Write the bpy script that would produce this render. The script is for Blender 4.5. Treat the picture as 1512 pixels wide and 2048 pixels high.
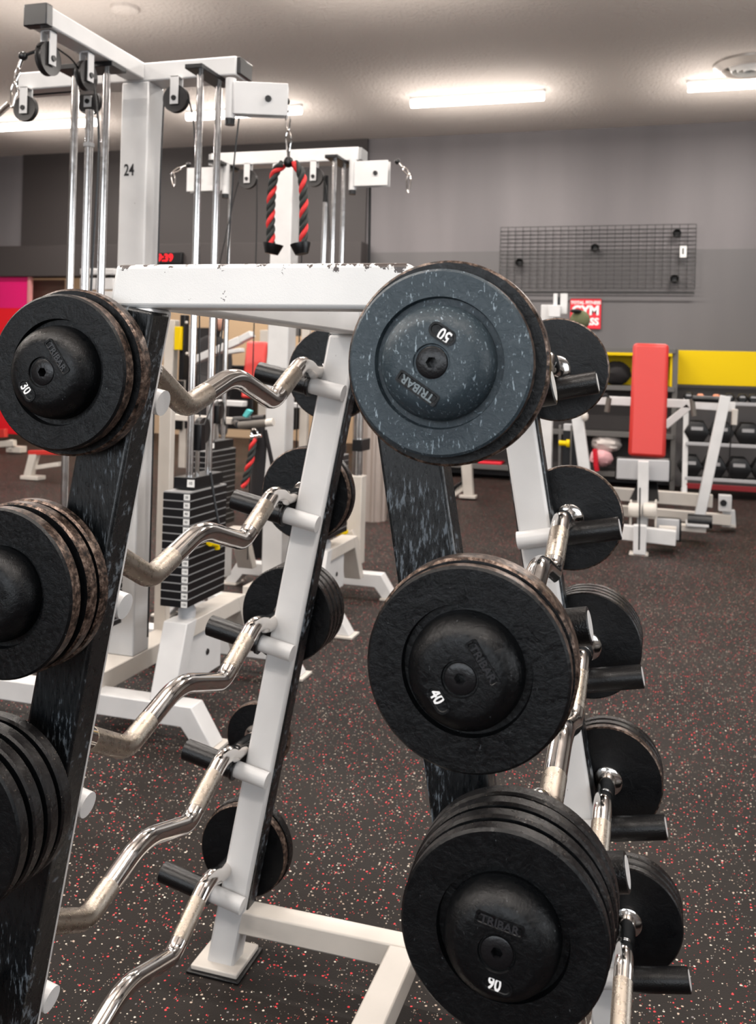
import bpy, bmesh, math, random
from mathutils import Vector, Matrix
random.seed(7)
scene = bpy.context.scene
for o in list(bpy.data.objects): bpy.data.objects.remove(o)
COL = scene.collection

# ------------------------------------------------------------------ camera
# hall axes: X along the end wall (to the right), Y down the hall, Z up
F, YH, ROLL, H, PSI = 1880.0, 736.0, 0.0275, 1.4, 0.298
cam_d = bpy.data.cameras.new('camera'); cam = bpy.data.objects.new('camera', cam_d); COL.objects.link(cam)
cam.matrix_world = Matrix.Translation((0, 0, H)) @ Matrix.Rotation(PSI, 4, 'Z') @ Matrix.Rotation(math.pi/2, 4, 'X') @ Matrix.Rotation(ROLL, 4, 'Z')
cam_d.lens = F/2048*36; cam_d.sensor_width = 36; cam_d.sensor_fit = 'AUTO'
cam_d.shift_y = -(1024-YH)/2048; cam_d.clip_start = 0.05; cam_d.clip_end = 100
cam_d.dof.use_dof = True; cam_d.dof.focus_distance = 1.35; cam_d.dof.aperture_fstop = 9.0
scene.camera = cam

# ------------------------------------------------------------------ world, exposure, large lights
w = bpy.data.worlds.new('world'); scene.world = w; w.use_nodes = True
w.node_tree.nodes['Background'].inputs[0].default_value = (0.75, 0.85, 1.0, 1)
w.node_tree.nodes['Background'].inputs[1].default_value = 0.35
scene.view_settings.view_transform = 'Standard'; scene.view_settings.look = 'None'
scene.view_settings.exposure = 0.45; scene.view_settings.gamma = 1.0
scene.view_settings.use_curve_mapping = False
def area(name, loc, rot, sx, sy, power, col):
    l = bpy.data.lights.new(name, 'AREA'); l.shape = 'RECTANGLE'; l.size = sx; l.size_y = sy; l.energy = power; l.color = col
    o = bpy.data.objects.new(name, l); COL.objects.link(o); o.location = loc; o.rotation_euler = rot; return o
# daylight from the shop windows behind and left of the camera
area('window_daylight', (-0.6, -4.2, 2.3), (math.radians(90), 0, 0), 7.5, 1.9, 150, (0.86, 0.93, 1.0))
area('side_window_daylight', (5.6, 3.0, 2.2), (math.radians(90), 0, math.radians(90)), 5.0, 1.8, 120, (0.92, 0.96, 1.0))

# ------------------------------------------------------------------ geometry helpers
cs, sn = math.cos(ROLL), math.sin(ROLL); S, Cc = math.sin(PSI), math.cos(PSI)
def ray(px, py):
    dx, dy = px-756, py-YH
    x = (cs*dx+sn*dy)/F; y = (-sn*dx+cs*dy)/F
    return Vector((x*Cc-S, x*S+Cc, -y))
def at(px, py, Y):                      # the point of the plane Y seen at a place of the photograph
    v = ray(px, py); return v*(Y/v.y)+Vector((0, 0, H))
def gnd(px, py, Z=0):
    v = ray(px, py); return v*((Z-H)/v.z)+Vector((0, 0, H))

class MB:
    def __init__(s): s.bm = bmesh.new(); s.bev = 0
    def _face(s, vs, mi=0):
        try: f = s.bm.faces.new(vs); f.material_index = mi; return f
        except ValueError: return None
    def hexa(s, P, mi=0):
        v = [s.bm.verts.new(p) for p in P]
        for q in ((0,3,2,1),(4,5,6,7),(0,1,5,4),(1,2,6,5),(2,3,7,6),(3,0,4,7)): s._face([v[i] for i in q], mi)
        return s
    def box(s, x0, x1, y0, y1, z0, z1, mi=0):
        x0, x1 = sorted((x0, x1)); y0, y1 = sorted((y0, y1)); z0, z1 = sorted((z0, z1))
        return s.hexa([(x0,y0,z0),(x1,y0,z0),(x1,y1,z0),(x0,y1,z0),(x0,y0,z1),(x1,y0,z1),(x1,y1,z1),(x0,y1,z1)], mi)
    def beam(s, p0, p1, w, h, up=(0,0,1), mi=0):
        p0, p1 = Vector(p0), Vector(p1); d = (p1-p0).normalized(); up = Vector(up)
        if abs(d.dot(up)) > .98: up = Vector((0,1,0))
        a = d.cross(up).normalized()*w/2; b = a.cross(d).normalized()*h/2
        return s.hexa([p0-a-b,p0+a-b,p1+a-b,p1-a-b,p0-a+b,p0+a+b,p1+a+b,p1-a+b], mi)
    def prism(s, poly, y0, y1, mi=0):   # poly in XZ, extruded along Y
        n = len(poly); A = [s.bm.verts.new((x,y0,z)) for x,z in poly]; B = [s.bm.verts.new((x,y1,z)) for x,z in poly]
        s._face(A, mi); s._face(B[::-1], mi)
        for i in range(n): s._face([A[i],B[i],B[(i+1)%n],A[(i+1)%n]], mi)
        return s
    def tube(s, pts, r, n=14, mi=0, caps=True, rs=None):
        pts = [Vector(p) for p in pts]; T = []
        for i in range(len(pts)):
            a = pts[max(i-1,0)]; b = pts[min(i+1,len(pts)-1)]; T.append((b-a).normalized())
        u = Vector((0,0,1)) if abs(T[0].z) < .9 else Vector((0,1,0))
        u = (u-T[0]*u.dot(T[0])).normalized(); rings = []
        for i, p in enumerate(pts):
            u = (u-T[i]*u.dot(T[i])).normalized(); v = T[i].cross(u); R = rs[i] if rs else r
            rings.append([s.bm.verts.new(p+(u*math.cos(2*math.pi*k/n)+v*math.sin(2*math.pi*k/n))*R) for k in range(n)])
        for a, b in zip(rings, rings[1:]):
            for k in range(n): s._face([a[k],a[(k+1)%n],b[(k+1)%n],b[k]], mi)
        if caps: s._face(rings[0][::-1], mi); s._face(rings[-1], mi)
        return s
    def lathe(s, prof, o, ax, n=48, mis=None):   # prof: (distance along axis, radius)
        o, ax = Vector(o), Vector(ax).normalized(); u = Vector((0,0,1)) if abs(ax.z) < .9 else Vector((1,0,0))
        u = (u-ax*u.dot(ax)).normalized(); v = ax.cross(u); rings = []
        for h, r in prof:
            if r < 1e-6: rings.append([s.bm.verts.new(o+ax*h)])
            else: rings.append([s.bm.verts.new(o+ax*h+(u*math.cos(2*math.pi*k/n)+v*math.sin(2*math.pi*k/n))*r) for k in range(n)])
        for i, (a, b) in enumerate(zip(rings, rings[1:])):
            mi = mis[i] if mis else 0
            for k in range(n):
                k2 = (k+1)%n
                if len(a) == 1 and len(b) > 1: s._face([a[0],b[k2],b[k]], mi)
                elif len(b) == 1 and len(a) > 1: s._face([a[k],a[k2],b[0]], mi)
                elif len(a) > 1: s._face([a[k],a[k2],b[k2],b[k]], mi)
        return s
    def ball(s, c, rx, ry=None, rz=None, mi=0, n=16, m=10, jit=0):
        ry = ry or rx; rz = rz or rx; c = Vector(c); rings = []
        for j in range(m+1):
            t = math.pi*j/m
            if j in (0, m): rings.append([s.bm.verts.new(c+Vector((0,0,rz*math.cos(t))))])
            else: rings.append([s.bm.verts.new(c+Vector((rx*math.sin(t)*math.cos(2*math.pi*k/n), ry*math.sin(t)*math.sin(2*math.pi*k/n), rz*math.cos(t)))*(1+random.uniform(-jit,jit))) for k in range(n)])
        for a, b in zip(rings, rings[1:]):
            for k in range(n):
                k2 = (k+1)%n
                if len(a) == 1: s._face([a[0],b[k],b[k2]], mi)
                elif len(b) == 1: s._face([a[k],b[0],a[k2]], mi)
                else: s._face([a[k],b[k],b[k2],a[k2]], mi)
        return s
    def done(s, name, mats, parent=None, bevel=0, loc=None, **props):
        bmesh.ops.recalc_face_normals(s.bm, faces=s.bm.faces)
        off = Vector(loc) if loc is not None else Vector((0,0,0))
        if parent is not None: off = wloc(parent)
        bmesh.ops.translate(s.bm, verts=s.bm.verts, vec=-off)
        for f in s.bm.faces: f.smooth = True
        for e in s.bm.edges:
            if len(e.link_faces) == 2 and e.calc_face_angle(0) > math.radians(38): e.smooth = False
        me = bpy.data.meshes.new(name); s.bm.to_mesh(me); s.bm.free()
        for m in (mats if isinstance(mats, (list, tuple)) else [mats]): me.materials.append(m)
        o = bpy.data.objects.new(name, me); COL.objects.link(o)
        if parent is not None: o.parent = parent
        else: o.location = off
        if bevel:
            b = o.modifiers.new('edge', 'BEVEL'); b.width = bevel; b.segments = 2; b.limit_method = 'ANGLE'; b.angle_limit = math.radians(50)
        for k, v in props.items(): o[k] = v
        return o
def wloc(o):
    v = Vector((0,0,0))
    while o is not None: v = v+o.location; o = o.parent
    return v
def thing(name, loc, label, cat, group=None):
    o = bpy.data.objects.new(name, None); o.empty_display_size = .1; COL.objects.link(o); o.location = loc
    o['label'] = label; o['category'] = cat
    if group: o['group'] = group
    return o
def copy_tree(o, parent=None):
    c = o.copy(); COL.objects.link(c); c.parent = parent
    for ch in o.children: copy_tree(ch, c)
    return c
def text(name, body, size, mat, parent, o, xdir=(1,0,0), ydir=(0,0,1), ext=.0006, bold=0, sx=1.0):
    cu = bpy.data.curves.new('t', 'FONT'); cu.body = body; cu.size = size; cu.extrude = ext; cu.align_x = 'CENTER'; cu.align_y = 'CENTER'; cu.offset = bold; cu.resolution_u = 3
    t = bpy.data.objects.new('t', cu); COL.objects.link(t)
    dg = bpy.context.evaluated_depsgraph_get(); me = bpy.data.meshes.new_from_object(t.evaluated_get(dg))
    bpy.data.objects.remove(t); bpy.data.curves.remove(cu)
    x, y = Vector(xdir).normalized(), Vector(ydir).normalized(); z = x.cross(y); O = Vector(o)-(wloc(parent) if parent else Vector((0,0,0)))
    for v in me.vertices: v.co = O+x*v.co.x*sx+y*v.co.y+z*v.co.z
    me.materials.clear(); me.materials.append(mat); me.name = name
    ob = bpy.data.objects.new(name, me); COL.objects.link(ob)
    if parent: ob.parent = parent
    return ob
def fillet(pts, r, n=6):
    pts = [Vector(p) for p in pts]; out = [pts[0]]
    for i in range(1, len(pts)-1):
        a, b, c = pts[i-1], pts[i], pts[i+1]; d = min(r, (a-b).length*.48, (c-b).length*.48)
        p, q = b+(a-b).normalized()*d, b+(c-b).normalized()*d
        for k in range(n+1): t = k/n; out.append(p*(1-t)**2+b*2*t*(1-t)+q*t*t)
    out.append(pts[-1]); return out

# ------------------------------------------------------------------ materials
def mk(name, col, rough=.5, metal=0, spec=.5, bump=0, bscale=200, emis=None, estr=1, coat=0):
    m = bpy.data.materials.new(name); m.use_nodes = True; nt = m.node_tree; b = nt.nodes['Principled BSDF']
    b.inputs['Base Color'].default_value = (*col, 1); b.inputs['Roughness'].default_value = rough; b.inputs['Metallic'].default_value = metal
    b.inputs['Specular IOR Level'].default_value = spec; b.inputs['Coat Weight'].default_value = coat
    if emis: b.inputs['Emission Color'].default_value = (*emis, 1); b.inputs['Emission Strength'].default_value = estr
    if bump:
        n = noise(nt, bscale, 4); add_bump(nt, n.outputs['Fac'], bump, .002)
    return m
def noise(nt, scale, detail=3, rough=.5, vec=None, dist=0):
    n = nt.nodes.new('ShaderNodeTexNoise'); n.inputs['Scale'].default_value = scale; n.inputs['Detail'].default_value = detail
    n.inputs['Roughness'].default_value = rough; n.inputs['Distortion'].default_value = dist
    if vec is None:
        g = nt.nodes.new('ShaderNodeNewGeometry'); vec = g.outputs['Position']
    nt.links.new(vec, n.inputs['Vector']); return n
def add_bump(nt, sock, strength, dist):
    b = nt.nodes['Principled BSDF']; bp = nt.nodes.new('ShaderNodeBump'); bp.inputs['Strength'].default_value = strength; bp.inputs['Distance'].default_value = dist
    nt.links.new(sock, bp.inputs['Height'])
    if b.inputs['Normal'].links: nt.links.new(b.inputs['Normal'].links[0].from_socket, bp.inputs['Normal'])
    nt.links.new(bp.outputs[0], b.inputs['Normal'])
def ramp(nt, sock, stops):
    r = nt.nodes.new('ShaderNodeValToRGB'); e = r.color_ramp.elements
    while len(e) < len(stops): e.new(.5)
    for x, (p, c) in zip(e, stops): x.position = p; x.color = (*c, 1) if len(c) == 3 else c
    nt.links.new(sock, r.inputs[0]); return r
def mixc(nt, fac, a, b):
    m = nt.nodes.new('ShaderNodeMix'); m.data_type = 'RGBA'
    for s, v in ((m.inputs[0], fac), (m.inputs[6], a), (m.inputs[7], b)):
        if hasattr(v, 'is_output'): nt.links.new(v, s)
        elif isinstance(v, (int, float)): s.default_value = v
        else: s.default_value = (*v, 1)
    return m.outputs[2]
def math_(nt, op, a, b=0, c=0):
    m = nt.nodes.new('ShaderNodeMath'); m.operation = op
    for s, v in zip(m.inputs, (a, b, c)):
        if hasattr(v, 'is_output'): nt.links.new(v, s)
        else: s.default_value = v
    return m.outputs[0]
def stretch(nt, sc, rot=(0,0,0)):
    g = nt.nodes.new('ShaderNodeNewGeometry'); mp = nt.nodes.new('ShaderNodeMapping'); mp.inputs['Scale'].default_value = sc; mp.inputs['Rotation'].default_value = rot
    nt.links.new(g.outputs['Position'], mp.inputs[0]); return mp.outputs[0]
def basec(m, sock): m.node_tree.links.new(sock, m.node_tree.nodes['Principled BSDF'].inputs['Base Color'])
def rough_(m, sock): m.node_tree.links.new(sock, m.node_tree.nodes['Principled BSDF'].inputs['Roughness'])

# white powder coat, chipped (sparse flecks)
def white_paint(name, base, chip_lo=.70, topz=None):
    m = mk(name, base, .38); nt = m.node_tree
    n = noise(nt, 55, 5, .65); n2 = noise(nt, 700, 2); n3 = noise(nt, 6, 3)
    dirt = ramp(nt, n3.outputs['Fac'], [(.35, tuple(c*.90 for c in base)), (.65, base)]).outputs[0]
    msk = ramp(nt, n.outputs['Fac'], [(chip_lo, (0,0,0)), (chip_lo+.02, (1,1,1))]).outputs[0]
    if topz is not None:
        g = nt.nodes.new('ShaderNodeNewGeometry'); sp = nt.nodes.new('ShaderNodeSeparateXYZ'); nt.links.new(g.outputs['Position'], sp.inputs[0])
        e = math_(nt, 'MULTIPLY', math_(nt, 'SUBTRACT', sp.outputs['Z'], topz-.016), 22)       # towards the top edge
        e = math_(nt, 'MAXIMUM', e, 0)
        xr = math_(nt, 'MULTIPLY', math_(nt, 'MAXIMUM', math_(nt, 'SUBTRACT', sp.outputs['X'], -.47), 0), 1.6)   # scraped more at its right end
        xl_ = math_(nt, 'MULTIPLY', math_(nt, 'MAXIMUM', math_(nt, 'SUBTRACT', -.655, sp.outputs['X']), 0), 2.6)
        xr = math_(nt, 'ADD', xr, xl_)
        e = math_(nt, 'ADD', math_(nt, 'MULTIPLY', e, math_(nt, 'ADD', xr, .45)), math_(nt, 'MULTIPLY', xr, .17))
        msk = ramp(nt, math_(nt, 'ADD', n.outputs['Fac'], e), [(.69, (0,0,0)), (.71, (1,1,1))]).outputs[0]
    basec(m, mixc(nt, msk, dirt, (.055,.04,.035))); add_bump(nt, n2.outputs['Fac'], .25, .0006); add_bump(nt, msk, -.4, .0008)
    return m
M = {}
M['white'] = white_paint('white_powder_coat', (.66,.655,.65), .735)
M['white_top'] = white_paint('white_scraped_paint', (.73,.725,.71), .70, topz=1.53)
M['cream'] = white_paint('cream_powder_coat', (.62,.575,.52), .72)
M['black_steel'] = mk('black_steel', (.005,.005,.006), .32, spec=.4, bump=.2, bscale=300)
M['rubber'] = mk('black_rubber', (.003,.003,.0035), .30, spec=.45, bump=.3, bscale=400)
M['plastic'] = mk('black_plastic', (.008,.008,.009), .3)
M['pulley'] = mk('pulley_nylon', (.020,.018,.018), .35)
M['red_vinyl'] = mk('red_vinyl', (.56,.035,.028), .42, bump=.15, bscale=600)
M['yellow'] = mk('yellow_plastic', (.76,.53,.0), .5, spec=.2)
M['labelw'] = mk('white_label', (.8,.8,.78), .5)
M['ink'] = mk('black_ink', (.01,.01,.01), .5)
M['inkw'] = mk('white_ink', (.85,.85,.85), .5)
M['greypad'] = mk('grey_pad', (.42,.42,.43), .6)
M['grip'] = mk('grey_foam_grip', (.13,.115,.10), .6)
M['led'] = mk('red_led', (.3,0,0), .4, emis=(1,.01,.02), estr=1.3)
M['tube'] = mk('lit_tube', (1,1,1), .4, emis=(1,.93,.87), estr=9)
M['fixture'] = mk('fixture_white', (.75,.74,.72), .4)
M['teal'] = mk('teal_cloth', (.10,.50,.50), .8)
M['skin'] = mk('skin', (.62,.33,.24), .55)
M['blackcloth'] = mk('black_cloth', (.015,.013,.014), .9)
M['hair'] = mk('dark_hair', (.03,.02,.015), .6)
M['signred'] = mk('sign_red', (.70,.012,.03), .45)
M['poster'] = mk('poster_red', (.8,.01,.02), .3)
M['orange'] = mk('orange_rubber', (.75,.28,.15), .5)
M['camo'] = mk('olive_cloth', (.13,.14,.07), .9, bump=.5, bscale=60)
M['bagw'] = mk('pale_cloth', (.55,.50,.47), .9, bump=.6, bscale=40)
M['bagp'] = mk('pink_cloth', (.70,.38,.40), .9, bump=.6, bscale=40)
M['shelf'] = mk('shelf_grey', (.11,.105,.10), .5)
M['darkpanel'] = mk('dark_panel', (.045,.038,.037), .6, bump=.15, bscale=90)
M['alu'] = mk('ribbed_aluminium', (.55,.47,.42), .35, .6)
M['redrope'] = mk('red_rope', (.75,.03,.03), .6, bump=.5, bscale=900)
M['blackrope'] = mk('black_rope', (.02,.024,.022), .6, bump=.5, bscale=900)
M['wire'] = mk('black_wire', (.02,.02,.02), .4)
M['bone'] = mk('small_grey', (.3,.3,.3), .5)

def metal(name, col, r0, r1, sc=60):
    m = mk(name, col, .15, 1); nt = m.node_tree; n = noise(nt, sc, 6, .7)
    rough_(m, ramp(nt, n.outputs['Fac'], [(.35, (r0,)*3), (.7, (r1,)*3)]).outputs[0]); n2 = noise(nt, 500, 3); add_bump(nt, n2.outputs['Fac'], .05, .0005); return m
M['chrome'] = metal('worn_chrome', (.78,.75,.72), .05, .17)
M['rod'] = metal('guide_rod_chrome', (.82,.80,.79), .12, .22)
k = metal('knurled_steel', (.40,.35,.295), .22, .38); nt = k.node_tree
v1 = nt.nodes.new('ShaderNodeTexWave'); v1.inputs['Scale'].default_value = 260; v1.bands_direction = 'DIAGONAL'; nt.links.new(stretch(nt, (1,1,1)), v1.inputs['Vector'])
v2 = nt.nodes.new('ShaderNodeTexWave'); v2.inputs['Scale'].default_value = 260; v2.bands_direction = 'DIAGONAL'; nt.links.new(stretch(nt, (1,1,-1)), v2.inputs['Vector'])
add_bump(nt, math_(nt, 'MULTIPLY', v1.outputs['Fac'], v2.outputs['Fac']), .5, .0004); M['knurl'] = k

# black guard sleeves: scuffed shiny plastic over steel
g_ = mk('scuffed_black_guard', (.003,.004,.005), .22, spec=.5); nt = g_.node_tree
n = noise(nt, 1.0, 6, .7, stretch(nt, (200,60,42), (0,.95,0))); n2 = noise(nt, 9, 3)
msk = ramp(nt, math_(nt, 'MULTIPLY', n.outputs['Fac'], math_(nt, 'ADD', n2.outputs['Fac'], .48)), [(.56, (0,0,0)), (.64, (1,1,1))]).outputs[0]
basec(g_, mixc(nt, msk, (.003,.004,.005), (.11,.13,.15))); rough_(g_, ramp(nt, n.outputs['Fac'], [(.3,(.18,)*3),(.7,(.5,)*3)]).outputs[0]); add_bump(nt, n.outputs['Fac'], .5, .0015); M['guard'] = g_
# cast iron discs
def iron(name, col, sc_col, thr, rough):
    m = mk(name, col, rough, spec=.30); nt = m.node_tree
    n = noise(nt, 150, 6, .75, dist=1.5); n2 = noise(nt, 30, 5, .6, dist=.8); n3 = noise(nt, 1, 4, .6, stretch(nt, (330,300,90), (0,.8,0)))
    msk = ramp(nt, math_(nt, 'MAXIMUM', n.outputs['Fac'], n3.outputs['Fac']), [(thr, (0,0,0)), (thr+.05, (1,1,1))]).outputs[0]
    basec(m, mixc(nt, msk, col, sc_col)); rough_(m, ramp(nt, n2.outputs['Fac'], [(.3,(rough-.06,)*3),(.7,(rough+.10,)*3)]).outputs[0])
    add_bump(nt, n2.outputs['Fac'], .6, .0022); add_bump(nt, n.outputs['Fac'], .5, .0010); return m
M['emboss'] = mk('emboss', (.022,.023,.026), .3); M['emboss_lit'] = mk('emboss_lit', (.13,.16,.175), .4)  # raised letters coloured lighter, standing in for the light that picks them out
M['iron'] = iron('painted_iron', (.0022,.0026,.0032), (.12,.13,.14), .70, .30)
M['iron_back'] = iron('painted_iron_back', (.0022,.0026,.0034), (.05,.06,.07), .72, .32)
M['iron_sheen'] = iron('scuffed_iron_window_sheen', (.034,.048,.058), (.24,.30,.34), .62, .30)  # blue-grey base colour stands in for window light reflected on the disc
rm = mk('worn_brown_rim', (.10,.07,.05), .35, .6); nt = rm.node_tree; n = noise(nt, 110, 6, .75)
basec(rm, ramp(nt, n.outputs['Fac'], [(.40,(.008,.007,.006)),(.50,(.08,.05,.037)),(.66,(.30,.225,.18))]).outputs[0]); add_bump(nt, n.outputs['Fac'], .4, .001); M['rim'] = rm
M['rimdark'] = iron('dark_rim', (.006,.005,.005), (.20,.16,.13), .66, .26)
# rubber floor with flecks
fl = mk('flecked_rubber_floor', (.03,.026,.025), .58, spec=.11); nt = fl.node_tree
def fleck(scale, keep, hi, cols):
    g = nt.nodes.new('ShaderNodeNewGeometry'); v = nt.nodes.new('ShaderNodeTexVoronoi'); v.inputs['Scale'].default_value = scale; v.voronoi_dimensions = '2D'
    nt.links.new(g.outputs['Position'], v.inputs['Vector']); sp = nt.nodes.new('ShaderNodeSeparateColor'); nt.links.new(v.outputs['Color'], sp.inputs[0])
    wv = noise(nt, scale*3, 2)
    near = math_(nt, 'LESS_THAN', math_(nt, 'ADD', v.outputs['Distance'], math_(nt, 'MULTIPLY', wv.outputs['Fac'], .35)), math_(nt, 'MULTIPLY_ADD', sp.outputs[1], hi*.6, .17+hi*.4))
    kk = math_(nt, 'LESS_THAN', sp.outputs[0], keep)
    c = ramp(nt, sp.outputs[2], cols); c.color_ramp.interpolation = 'CONSTANT'
    return math_(nt, 'MULTIPLY', near, kk), c.outputs[0]
f1, c1 = fleck(100, .14, .30, [(0,(.80,.06,.07)),(.40,(.50,.39,.31)),(.75,(.75,.68,.58)),(.92,(.22,.20,.20))])
f2, c2 = fleck(200, .08, .28, [(0,(.75,.07,.07)),(.3,(.50,.39,.31)),(.7,(.75,.68,.58))])
n = noise(nt, 1.3, 4); n2 = noise(nt, 260, 3)
b0 = ramp(nt, n.outputs['Fac'], [(.35,(.013,.0108,.0098)),(.7,(.022,.0182,.0163))]).outputs[0]
b1 = mixc(nt, f2, b0, c2); b2 = mixc(nt, f1, b1, c1); basec(fl, b2); add_bump(nt, n2.outputs['Fac'], .5, .0015); M['floor'] = fl
# ceiling: sprayed texture
ce = mk('textured_ceiling', (.70,.64,.60), .9, spec=.1); M['ceiling'] = ce; nt = ce.node_tree
n = noise(nt, 26, 5, .65); v = nt.nodes.new('ShaderNodeTexVoronoi'); v.inputs['Scale'].default_value = 22; g = nt.nodes.new('ShaderNodeNewGeometry'); nt.links.new(g.outputs['Position'], v.inputs['Vector'])
add_bump(nt, n.outputs['Fac'], 1.0, .03); add_bump(nt, v.outputs['Distance'], -.8, .02); 
# wall: two tone grey paint with faint vertical sheets
wl = mk('grey_wall', (.2,.2,.2), .55, spec=.3); nt = wl.node_tree
g = nt.nodes.new('ShaderNodeNewGeometry'); sp = nt.nodes.new('ShaderNodeSeparateXYZ'); nt.links.new(g.outputs['Position'], sp.inputs[0])
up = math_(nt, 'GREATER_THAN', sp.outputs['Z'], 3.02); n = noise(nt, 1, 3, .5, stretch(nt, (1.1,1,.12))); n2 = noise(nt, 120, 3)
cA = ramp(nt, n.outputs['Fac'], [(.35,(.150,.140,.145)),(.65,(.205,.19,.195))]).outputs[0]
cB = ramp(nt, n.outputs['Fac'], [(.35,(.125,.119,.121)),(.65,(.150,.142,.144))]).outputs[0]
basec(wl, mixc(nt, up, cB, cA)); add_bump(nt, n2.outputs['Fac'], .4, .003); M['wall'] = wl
M['creamwall'] = mk('cream_wall', (.72,.56,.40), .7)
M['sidewall'] = mk('side_wall', (.33,.32,.31), .7)

# ------------------------------------------------------------------ large structure
def struct(mb, name, mat, **k):
    o = mb.done(name, mat, **k); o['kind'] = 'structure'; return o
YW = 12.6; ZC = 4.62
struct(MB().box(-13, 6, -5, 18, -.1, 0), 'floor', M['floor'])
struct(MB().box(-13, 6, -5, 18, ZC, ZC+.1), 'ceiling', M['ceiling'])
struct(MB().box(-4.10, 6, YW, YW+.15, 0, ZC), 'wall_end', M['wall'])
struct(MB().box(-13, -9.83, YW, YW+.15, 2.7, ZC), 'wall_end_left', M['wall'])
struct(MB().box(-9.83, -4.10, YW-.04, YW+.15, 2.7, ZC), 'trim_1', M['darkpanel'])
struct(MB().box(-10.02, -4.06, 12.28, YW-.03, 2.665, 3.14), 'trim_2', M['darkpanel'], bevel=.01)
struct(MB().box(-13, -4.1, 16.4, 16.5, 0, ZC), 'wall_annex', M['creamwall'])
struct(MB().box(-4.2, -4.1, YW+.15, 16.4, 0, ZC), 'wall_annex_right', M['creamwall'])
struct(MB().box(-13.1, -13, -5, 18, 0, ZC), 'wall_left', M['sidewall'])
struct(MB().box(6, 6.1, -5, 18, 0, ZC), 'wall_right', M['sidewall'])
struct(MB().box(-13, 6, -5.1, -5, 0, ZC), 'wall_rear', M['sidewall'])
area('annex_lamp', (-7.2, 14.6, 4.4), (0, 0, 0), 5, 1.5, 150, (1, .86, .7))

# ceiling strip lights: rows continue over and behind the camera
for j, yy in enumerate((10.76, 7.0, 3.2, -.6)):
    for i, xx in enumerate((-8.85, -5.95, -2.98, .14)):
        if j > 0 and i == 3: pass
        lab = {0:'lit strip light at far left behind the cable machine pulleys', 1:'lit strip light partly hidden behind the pulley housing by the rope', 2:'lit strip light on the bare ceiling above the wall grid', 3:'lit strip light beside the round ceiling vent'}[i]
        x1 = xx+1.56; zz = 4.60
        pw = 62
        if j == 0:
            t = thing('ceiling_light', (xx+.78, yy, ZC), lab, 'light', 'strip lights on the ceiling')
            MB().box(xx-.01, x1+.01, yy-.04, yy+.04, ZC-.035, ZC-.001).done('housing', M['fixture'], t, .004)
            MB().tube([(xx, yy, ZC-.075), (x1, yy, ZC-.075)], .048, 16).done('diffuser', M['tube'], t)
        else:
            t = None
        l = area('strip_lamp', (xx+.78, yy, ZC-.14), (0, 0, 0), 1.5, .1, pw, (1, .94, .88))
        # added up-facing fill lamps hung below the strips to brighten the ceiling
        l2 = area('ceiling_fill', (xx+.78, yy, ZC-(.55 if j == 0 else .70)), (math.pi, 0, 0), 1.9, 1.3 if j == 0 else 1.6, 13.0 if j == 0 else (15.0 if j == 1 else 45.0), (1, .92, .84))

# ------------------------------------------------------------------ the barbell rack
OX, OY = -.5088, 1.1064
T, LA, LB, LW, LT, U1 = 1.53, .171, .178, .0684, .0565, .869
Z1, PIT = 1.3486, .2926
def lv(z): return LA+LB*(T-z)
rack = thing('barbell_rack', (OX, OY+.46, 0), 'white A-frame rack with black scuffed guards holding curl bars', 'rack')
hb = .058; hh = LW/2
for side, (ya, yb) in enumerate(((0, LT), (U1, U1+LT))):
    Ya, Yb = OY+ya, OY+yb
    zt = T-hb
    MB().prism([(OX-lv(zt)-hh, zt), (OX+lv(zt)+hh, zt), (OX+lv(T)+hh, T), (OX-lv(T)-hh, T)], Ya, Yb).done('top_crossbar', M['white_top'] if side == 0 else M['white'], rack, .006)
    for sg in (-1, 1):
        MB().prism([(OX+sg*lv(.012)-hh, .012), (OX+sg*lv(.012)+hh, .012), (OX+sg*lv(zt)+hh, zt), (OX+sg*lv(zt)-hh, zt)], Ya, Yb).done('leg', M['white'], rack, .006)
        # guard: U channel over the outer face of the leg
        g0, g1 = (Ya-.005, Ya+.044) if side == 0 else (Yb-.044, Yb+.005)
        za, zb = .10, T-hb-.004
        mb = MB(); o_ = hh+.004
        mb.prism([(OX+sg*lv(za)-o_, za), (OX+sg*lv(za)+o_, za), (OX+sg*lv(zb)+o_, zb+(.012 if sg > 0 else -.002)), (OX+sg*lv(zb)-o_, zb+(-.002 if sg > 0 else .012))], g0, g1)
        gd = mb.done('guard_sleeve', M['guard'], rack, .005)
        yb_ = g0-.001 if side == 0 else g1+.001
        for zc in (T-hb-.028,):
            for q in (sg*.0,):
                xb = OX+sg*lv(zc)+sg*.006
                MB().lathe([(.0005,0),(.0005,.0035),(.003,.004),(.004,.0095),(.0005,.0125),(-.002,.0125)], (xb, g0 if side == 0 else g1, zc), (0, -1 if side == 0 else 1, 0), 20).done('guard_bolt', M['chrome'], gd)
        # foot
        fx = OX+sg*lv(0)
        ft = MB().box(fx-.058, fx+.058, Ya-.025, Yb+.04, .006, .018).done('foot_plate', M['cream'], rack, .003)
        MB().box(fx-.066, fx+.066, Ya-.033, Yb+.048, 0, .0065).done('rubber_pad', M['rubber'], ft, .002)
        # cradle arms
        for k in range(5):
            zk = Z1-k*PIT; ya_ = OY+(LT+.0185 if side == 0 else U1-.0185)
            c0 = Vector((OX+sg*lv(zk), ya_, zk)); d = Vector((sg*.172, 0, .035))/.1755
            arm = MB().tube([c0-d*.034, c0+d*.176], .0185, 20).done('cradle_arm', M['white'], rack)
            MB().lathe([(.044,.0190),(.044,.0265),(.050,.0265),(.053,.0236),(.1745,.0236),(.1755,.0215),(.1755,.0188)], c0, d, 24).done('rubber_sleeve', M['rubber'], arm)
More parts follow.
